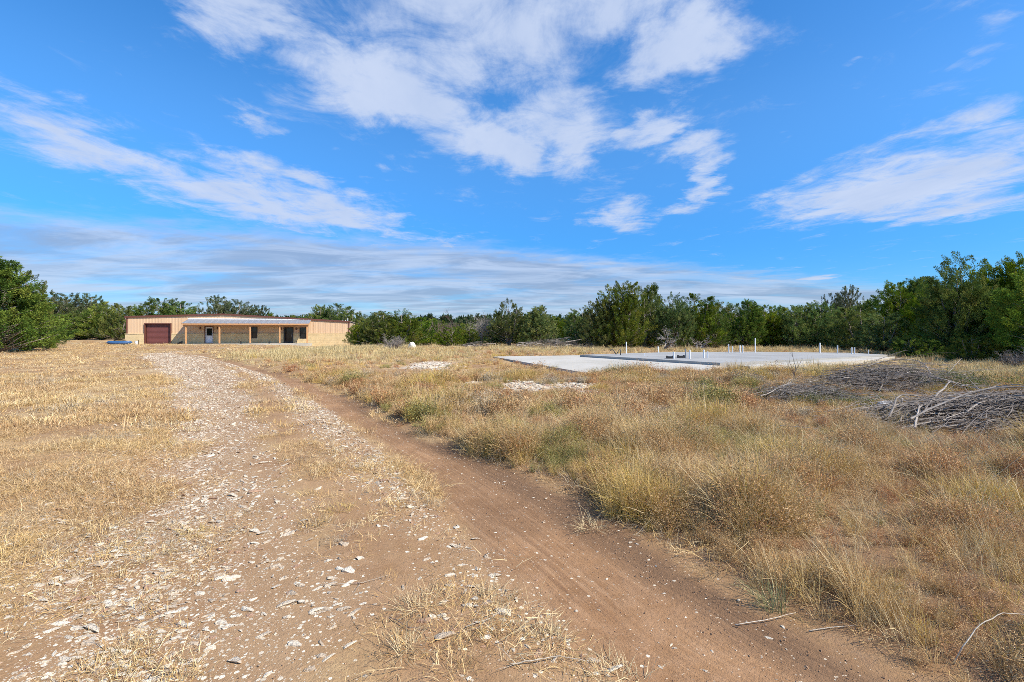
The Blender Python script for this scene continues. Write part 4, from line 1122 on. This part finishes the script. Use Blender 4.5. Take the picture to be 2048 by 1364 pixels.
def forb(seed, h, rad, nst, nleaf, lw):
    """fuzzy dry weed: thin stems with many tiny bits"""
    r = np.random.default_rng(seed); Vv = []; Tt = []; rn = []
    for i in range(nst):
        a_ = r.uniform(0, 6.283); lean = abs(r.normal()) * .5; ln = h * r.uniform(.6, 1.1); top = np.array((math.cos(a_) * rad * r.uniform(.1, 1), math.sin(a_) * rad * r.uniform(.1, 1), ln * math.cos(lean * .6)))
        base = top * np.array((.2, .2, 0)); v = r.random(); sd_ = np.array((-math.sin(a_), math.cos(a_), 0)) * lw * .22
        b = len(Vv); Vv += [base - sd_, base + sd_, top]; rn += [v] * 3; Tt.append((b, b + 1, b + 2))
        for k in range(nleaf):
            t = r.uniform(.2, 1); p = base + (top - base) * t + r.normal(size=3) * rad * .22 * (.5 + t * .7); p[2] = max(p[2], .01)
            d = r.normal(size=3); d[2] = abs(d[2]) * .6; d = d / np.linalg.norm(d) * lw * r.uniform(1.2, 3.6); s_ = np.cross(d, r.normal(size=3)); s_ = s_ / (np.linalg.norm(s_) + 1e-9) * lw * r.uniform(.25, .55)
            b = len(Vv); v2 = min(1, max(0, v * .5 + r.random() * .5)); Vv += [p - s_, p + s_, p + d]; rn += [v2] * 3; Tt.append((b, b + 1, b + 2))
    me = mesh_np('forb', np.array(Vv), tris=Tt); add_attr(me, 'rnd', 'FLOAT', np.array(rn)); me.materials.append(M['forb']); return me


NEAR = [tuft(200 + k, 34, .11, .10, .9, .0032, 1.2, 3, .5) for k in range(3)]            # 0-2 short splayed straw
NEAR += [tuft(210 + k, 62, .42, .10, .42, .0034, .9, 4) for k in range(3)]              # 3-5 bunch grass
NEAR += [forb(220 + k, .30, .20, 34, 15, .0075) for k in range(4)]                      # 6-9 fuzzy dry weeds
NEAR += [tuft(230 + k, 8, .74, .14, .6, .0044, .9, 6) for k in range(3)]                # 10-12 long pale stalks
NEAR += [tuft(240 + k, 26, .16, .16, 1.3, .0032, .5, 3, .9) for k in range(3)]          # 13-15 flattened litter
MIDP = [tuft(300 + k, 34, .14, .22, .9, .0085, 1.1, 2, .5) for k in range(3)]
MIDP += [tuft(310 + k, 60, .46, .22, .42, .0085, .9, 3) for k in range(3)]
MIDP += [forb(320 + k, .32, .34, 36, 13, .016) for k in range(4)]
MIDP += [tuft(330 + k, 7, .75, .2, .45, .008, .7, 4) for k in range(3)]
FARP = [tuft(400 + k, 44, .16, .5, .9, .022, 1.0, 2, .4) for k in range(3)]
FARP += [tuft(410 + k, 64, .50, .45, .38, .02, .8, 2) for k in range(3)]
FARP += [forb(420 + k, .34, .6, 36, 10, .034) for k in range(4)]

STRAW = np.array([(.68, .49, .23), (.60, .41, .17), (.74, .58, .32), (.52, .34, .15)])
GOLD = np.array([(.62, .42, .13), (.68, .50, .19), (.56, .41, .10)])
RUST = np.array([(.46, .22, .10), (.52, .285, .14), (.43, .23, .13), (.54, .34, .18)])
BROWN = np.array([(.56, .37, .18), (.62, .43, .225), (.50, .305, .145)])
GREY = np.array([(.40, .33, .235), (.47, .40, .29)])
OLIVE = np.array([(.30, .27, .09), (.38, .33, .11), (.25, .24, .09)])
GREEN = np.array([(.09, .15, .035), (.12, .17, .05), (.14, .16, .06)])

FOUND = np.array([tuple(p) for p in [pat[0], pat[1], pat[2], gp(1500, 733, .17), step[3], step[4], house[3], house[4], house[5], house[6]]])
def inside_poly(x, y, P):
    c = np.zeros(x.shape, bool); j = len(P) - 1
    for i in range(len(P)):
        xi, yi = P[i]; xj, yj = P[j]
        c ^= ((yi > y) != (yj > y)) & (x < (xj - xi) * (y - yi) / (yj - yi + 1e-12) + xi); j = i
    return c


def in_building(x, y):
    du = (x - BL[0]) * BU[0] + (y - BL[1]) * BU[1]; dn = (x - BL[0]) * BN[0] + (y - BL[1]) * BN[1]
    return (du > -.2) & (du < BW + .2) & (dn < .4) & (dn > -DEP) | (du > PU0 - .6) & (du < PU1 + .6) & (dn > -1) & (dn < PD + .6)


def cells(x, y, size, seed):
    """distance to the nearest clump centre and two random values of that clump"""
    gx, gy = x / size, y / size; ix, iy = np.floor(gx).astype(np.int64), np.floor(gy).astype(np.int64)
    best = np.full(x.shape, 9.0); a_ = np.zeros(x.shape); b_ = np.zeros(x.shape)
    for dx in (-1, 0, 1):
        for dy in (-1, 0, 1):
            cx_, cy_ = ix + dx, iy + dy
            d = np.hypot(cx_ + hash2(cx_, cy_, seed) - gx, cy_ + hash2(cx_, cy_, seed + 1) - gy)
            m = d < best; best = np.where(m, d, best); a_ = np.where(m, hash2(cx_, cy_, seed + 2), a_); b_ = np.where(m, hash2(cx_, cy_, seed + 3), b_)
    return best, a_, b_


def pick(pal, n, r): return pal[r.integers(0, len(pal), n)] * r.uniform(.85, 1.15, (n, 1))


def field(n, y0, y1, protos, smin, smax, seed, name, label, far=0):
    """scatter over everything in front of the camera between two distances"""
    r = np.random.default_rng(seed)
    y = np.sqrt(y0 ** 2 + (y1 ** 2 - y0 ** 2) * r.random(n)); x = y * r.uniform(-1.22, 1.22, n)
    z_ = zone(x, y); rr, ll = RUT_R(y), LEFT_L(y)
    ew = (fbm(x * 1.3, y * 1.3, 133, 3) - .5) * 1.1
    right = sstep(-.05, .35, x - rr + ew * .6) * np.where(y < 46, 1, 0); left = np.clip(z_['straw'], 0, 1) * (x < rr)
    tall = right * sstep(-.2, .45, x - rr + ew) * (1 - .75 * sstep(-6, -13, x) * sstep(20, 32, y))
    dens = np.clip((.28 if y1 < 8 else .42) * left + .55 * right + .5 * tall, 0, 1)
    dens = np.where(z_['in_strip'] > .4, np.maximum(dens * .3, .012 + (.12 if y1 < 8 else .2) * sstep(.47, .66, fbm(x * 1.1, y * .9, 131, 3))), dens)
    dens = np.where(z_['in_left'] > .5, np.maximum(.0, .16 * sstep(.5, .7, fbm(x * .9, y * .9, 137, 3))) * (x < ll + 1.0), dens)
    dens = np.where(z_['in_rut'] > .5, .0, dens)
    dens = dens * (1 - .98 * z_['rub']) * (1 - .97 * z_['bark']) * (1 - .8 * z_['yard']) * (1 - .96 * np.exp(-(((x - 8.0) / 2.5) ** 4 + ((y - 7.6) / 1.5) ** 4)))
    clump = fbm(x * 1.05, y * 1.05, 141, 4)
    f1, ca, cb = cells(x + ew * .2, y - ew * .2, .85, 401)
    hum = np.clip(1 - (f1 / (.35 + .4 * ca)) ** 2, 0, 1) * (.25 + .75 * cb)       # hummocks with bare gaps between
    dens = dens * np.where(right > .3, .62 + .5 * sstep(.36, .62, clump), .34 + .95 * sstep(.36, .62, clump)) * np.where(tall > .3, np.where(y < 9, .5, .62) + .75 * hum, 1)
    keep = (r.random(n) < dens) & ~inside_poly(x, y, FOUND) & ~in_building(x, y)
    x, y, clump, tall, right, hum, ca, cb = (q[keep] for q in (x, y, clump, tall, right, hum, ca, cb)); z_ = {k: v[keep] for k, v in z_.items()}; n = len(x)
    hn = fbm(x * 1.15, y * 1.15, 151, 3); cn = fbm(x * .45 + 9, y * .55, 161, 4); gn_ = fbm(x * .8, y * .8, 171, 3); u = r.random(n)
    is_t = r.random(n) < tall * .95
    idx = np.where(is_t, np.where(u < .34 + .6 * (ca > .5) * hum + .5 * (cn - .5), 3 + r.integers(0, 3, n), 6 + r.integers(0, 4, n)), r.integers(0, 3, n))
    if len(protos) > 10:
        stalk = is_t & (r.random(n) < .04 + .24 * sstep(.3, 1.2, x - rr[keep]) * (y < 9)); idx = np.where(stalk, 10 + r.integers(0, 3, n), idx)
    if len(protos) > 13:
        lit = (~is_t & (r.random(n) < .5)) | (is_t & (r.random(n) < .22)); idx = np.where(lit, 13 + r.integers(0, 3, n), idx)
    # colours follow patches, mixed plant by plant
    c = pick(STRAW, n, r); u2, u3 = r.random(n), r.random(n)
    isf = (idx >= 6) & (idx <= 9)
    c = np.where(isf[:, None], pick(BROWN, n, r), c)
    c = np.where((isf & (u2 < .2 + .7 * sstep(.3, .1, ca) + .3 * sstep(.5, .66, cn)))[:, None], pick(RUST, n, r), c)
    c = np.where((isf & (u3 < .8 * ((ca > .42) & (ca < .54)) + .4 * sstep(.58, .72, gn_)))[:, None], pick(OLIVE, n, r), c)
    c = np.where((isf & (u3 > 1 - .7 * sstep(.42, .3, gn_)))[:, None], pick(GREY, n, r), c)
    c = np.where(((idx >= 3) & (idx < 6) & (u2 < .15 + .8 * (ca > .8)))[:, None], pick(GOLD, n, r), c)
    c = np.where((~is_t & (u2 < .75 * sstep(.52, .38, cn)))[:, None], pick(BROWN, n, r) * .95, c)
    c = np.where((~is_t & (u3 < .45 * sstep(.55, .7, gn_)))[:, None], pick(GREY, n, r), c)
    if len(protos) > 10: c = np.where((stalk & (u3 < .7))[:, None], np.array((.64, .52, .31)) * r.uniform(.8, 1.15, (n, 1)), c)
    gw = np.zeros(n)
    for (cx_, cy_, ax_, ay_) in WEEDS: gw = np.maximum(gw, np.exp(-(((x - cx_) / ax_) ** 2 + ((y - cy_) / ay_) ** 2)))
    isg = r.random(n) < gw * .85
    c = np.where(isg[:, None], pick(GREEN, n, r), c); idx = np.where(isg, 6 + r.integers(0, 4, n), idx)
    # pale tall grass before the right trees and behind the foundation
    pale = sstep(13, 16, y) * sstep(9, 12, x) * (1 - sstep(27, 30, y))
    pale = np.maximum(pale, sstep(31, 34, y) * sstep(-5, 0, x))
    pale = np.maximum(pale, .8 * sstep(20, 26, y) * sstep(-1.5, -3, x) * (x > rr[keep]) * (1 - sstep(-14, -20, x)))
    isp = r.random(n) < pale * .9
    c = np.where(isp[:, None], np.array((.60, .48, .24)) * r.uniform(.8, 1.2, (n, 1)), c); idx = np.where(isp, 3 + r.integers(0, 3, n), idx)
    s = r.uniform(smin, smax, n) * (.7 + .8 * clump) * np.where(is_t, (.22 + .06 * (y < 7) + .55 * hum + .12 * hn) * (1 - .3 * sstep(13, 18, y)), .8)
    s = np.where(tall < .5, s * (.55 + .45 * tall / .5 * np.where(is_t, 1, 0) + .35 * ~is_t), s)
    s = np.where(x < ll[keep] - .0, s * np.where(is_t, 1, .95), s)
    low = np.exp(-(((x - 8.2) / 3.0) ** 4 + ((y - 10.2) / 2.6) ** 4)) * .55
    for (cx_, cy_, ax_, ay_) in RUBBLE: low = np.maximum(low, .72 * np.exp(-(((x - cx_) / (1.5 * ax_)) ** 2 + ((y - cy_ + ay_) / (2.0 * ay_)) ** 2)))
    s = s * (1 - low) * (1 + .35 * np.exp(-(((x - 6) / 5) ** 4 + ((y - 16.6) / 1.6) ** 2)))
    zz2 = gz(x, y)
    lean = np.where((idx >= 10) & (idx < 13), .42, .18)
    s = np.where((idx >= 10) & (idx < 13), np.clip(s, .45, .85), s)
    rot = np.stack((r.normal(size=n) * lean, r.normal(size=n) * lean, r.uniform(0, 6.283, n)), -1)
    t4 = np.ones((n, 4)); t4[:, :3] = c
    hz = s * r.uniform(.8, 1.25, n)
    return gn_scatter(name, np.stack((x, y, zz2), -1), rot, np.stack((s, s, hz), -1), idx, t4, protos, label)


WEEDS = []
for (px, py, hw, hh) in ((1440, 800, 45, 12), (1650, 805, 70, 18), (1880, 782, 90, 10), (1480, 735, 40, 3), (1560, 800, 40, 10), (1290, 738, 40, 3), (1350, 735, 30, 3)):
    c = gp(px, py); a_ = gp(px + hw, py)[0] - c[0]; b_ = (gp(px, py - hh)[1] - gp(px, py + hh)[1]) / 2; WEEDS.append((c[0], c[1], a_, b_))

field(46000, 1.5, 7.5, NEAR, .75, 1.35, 901, 'dry_grass', 'dry grass and weeds in the foreground beside the driveway')
field(36000, 7.5, 17, MIDP, .8, 1.4, 902, 'dry_grass', 'dry golden and rust coloured grass in the middle of the field')
field(40000, 17, 60, FARP, .62, 1.1, 903, 'dry_grass', 'far dry grass around the foundation and the building')

# ------------------------------------------------------------------ single tufts and sticks that stand out
def tint_blade(name, col):
    m, t = mat(name); r_ = t.attr('rnd').outputs['Fac']
    c = t.n('ShaderNodeVectorMath', operation='SCALE', ins={0: col, 3: t.ramp(r_, 0, 1, .65, 1.25, smooth=False)}).outputs[0]
    d = t.n('ShaderNodeBsdfDiffuse', ins={0: c}); tr = t.n('ShaderNodeBsdfTranslucent', ins={0: c})
    t.n('ShaderNodeOutputMaterial', ins={0: t.n('ShaderNodeMixShader', ins={0: .3, 1: d.outputs[0], 2: tr.outputs[0]}).outputs[0]}); return m


M['tuft_pale'] = tint_blade('pale_straw', (.70, .56, .33)); M['tuft_green'] = tint_blade('grey_green_grass', (.33, .33, .16)); M['tuft_gold'] = tint_blade('golden_grass', (.62, .46, .17))
for (px, py, mt, nb, h, sp, ln_, fl, lab) in (
        (1545, 1208, 'tuft_green', 110, .24, .08, .6, 0, 'grey-green bunch of grass with tall pale stalks at the edge of the right rut'),
        (1185, 1048, 'tuft_pale', 120, .22, .10, .9, .5, 'flattened pale straw tuft lying at the edge of the right rut'),
        (1100, 1275, 'tuft_pale', 110, .17, .07, .9, .4, 'round pale straw tuft between the wheel tracks near the bottom'),
        (1240, 1352, 'tuft_pale', 120, .17, .12, 1.0, .6, 'broad pale straw tuft at the bottom edge between the tracks'),
        (985, 1195, 'tuft_pale', 130, .17, .10, 1.0, .6, 'pale straw tuft in the middle strip beside the right rut'),
        (840, 1215, 'tuft_pale', 110, .18, .09, 1.0, .5, 'straw tuft with a hollow centre in the middle strip'),
        (815, 1300, 'tuft_pale', 80, .15, .06, .9, .4, 'small straw tuft by loose stones near the bottom'),
        (680, 1020, 'tuft_gold', 80, .13, .10, 1.0, .5, 'low golden tuft at the left side of the middle strip'),
        (1055, 925, 'tuft_gold', 120, .40, .12, .45, 0, 'upright golden bunch of grass beside the right rut'),
        (390, 1062, 'tuft_gold', 90, .13, .09, 1.0, .5, 'single golden tuft in the gravel of the left track'),
        (1480, 753, 'tuft_gold', 260, .62, .30, .5, 0, 'golden bushy clump of grass at the near edge of the foundation'),
        (1630, 752, 'tuft_gold', 180, .48, .35, .5, 0, 'smaller golden clump before the right part of the foundation'),
        (330, 890, 'tuft_gold', 70, .2, .12, .8, .3, 'golden tuft on the left margin of the drive')):
    q = gp(px, py); me = tuft(int(px), nb, h, sp, ln_, .0036 if py > 800 else .011, .9, 4, fl); me.materials.clear()
    o = link('grass_tuft', me, M[mt], None, (q[0], q[1], float(gz(*q)))); tag(o, lab, 'grass tuft', 'grass tufts standing out along the drive')
    if px == 1545:
        st_ = tuft(77, 7, .36, .05, .5, .004, .5, 5); st_.materials.clear(); link('stalks', st_, M['tuft_pale'], o)


def stick(pts, ra, lab, m='palewood', twigs=0, seed=1, name='stick'):
    P = [np.array((*gp(px, py, z), z)) for px, py, z in pts]; base = P[0].copy(); g0 = float(gz(base[0], base[1]))
    r_ = np.random.default_rng(seed); mb = MB(); fine_ = []
    for a_, b_ in zip(P, P[1:]):
        for t_ in (0, .25, .5, .75): fine_.append(a_ + (b_ - a_) * t_ + r_.normal(size=3) * ra * .5)
    fine_.append(P[-1]); loc = [tuple(p - base + np.array((0, 0, float(gz(p[0], p[1])) - g0 + base[2] + ra * .5))) for p in fine_]
    mb.tube(loc, list(np.linspace(ra, ra * .45, len(loc))), 6)
    for k in range(twigs):
        j = r_.integers(1, len(loc)); e = np.array(loc[j]) + r_.normal(size=3) * np.array((.09, .09, .03)) + np.array((0, 0, .03)); mb.tube([loc[j], tuple((np.array(loc[j]) + e) / 2 + r_.normal(size=3) * .01), tuple(e)], [ra * .5, ra * .35, ra * .2], 4)
    tag(mb.build(name, M[m], None, True, loc=(base[0], base[1], g0)), lab, 'stick', 'loose sticks beside the drive')


stick([(1470, 1236, .01), (1530, 1230, .02), (1592, 1221, .03)], .0026, 'straight pale stick lying across the edge of the right rut')
stick([(1618, 1256, .01), (1670, 1252, .01), (1724, 1254, .01)], .0026, 'short white stick lying in the weeds right of the rut')
stick([(1908, 1335, .0), (1925, 1300, .10), (1960, 1262, .17), (2005, 1246, .19), (2060, 1255, .18)], .0032, 'curved pale stalk arching over the weeds in the lower right corner')
stick([(930, 1255, .01), (985, 1235, .02), (1020, 1205, .02)], .0026, 'forked bleached twig in the middle strip', twigs=4, seed=3)
stick([(1020, 1330, .01), (1060, 1322, .02), (1120, 1310, .02), (1170, 1318, .02)], .0032, 'bleached forked stick by the bottom straw tuft', twigs=4, seed=4)
stick([(690, 1085, .0), (694, 1068, .05), (680, 1055, .12), (672, 1050, .16)], .0022, 'dark leafless twig standing in the middle strip', 'redtwig', 9, 5)
stick([(780, 1235, .01), (820, 1255, .02), (850, 1262, .02)], .0026, 'dark branching twig at the foot of the hollow straw tuft', 'redtwig', 6, 6)
stick([(640, 1168, .01), (720, 1166, .01), (780, 1150, .02)], .0022, 'long thin twig lying across the middle strip', 'palewood', 2, 7)
stick([(300, 1205, .01), (320, 1215, .02), (326, 1232, .01)], .0022, 'small dark crooked twig in the left track', 'redtwig', 3, 8)
stick([(1560, 870, .25), (1590, 872, .28), (1640, 878, .3)], .0032, 'thin pale stem leaning in the grass before the grey brush heap')
print('objects', len(bpy.data.objects))
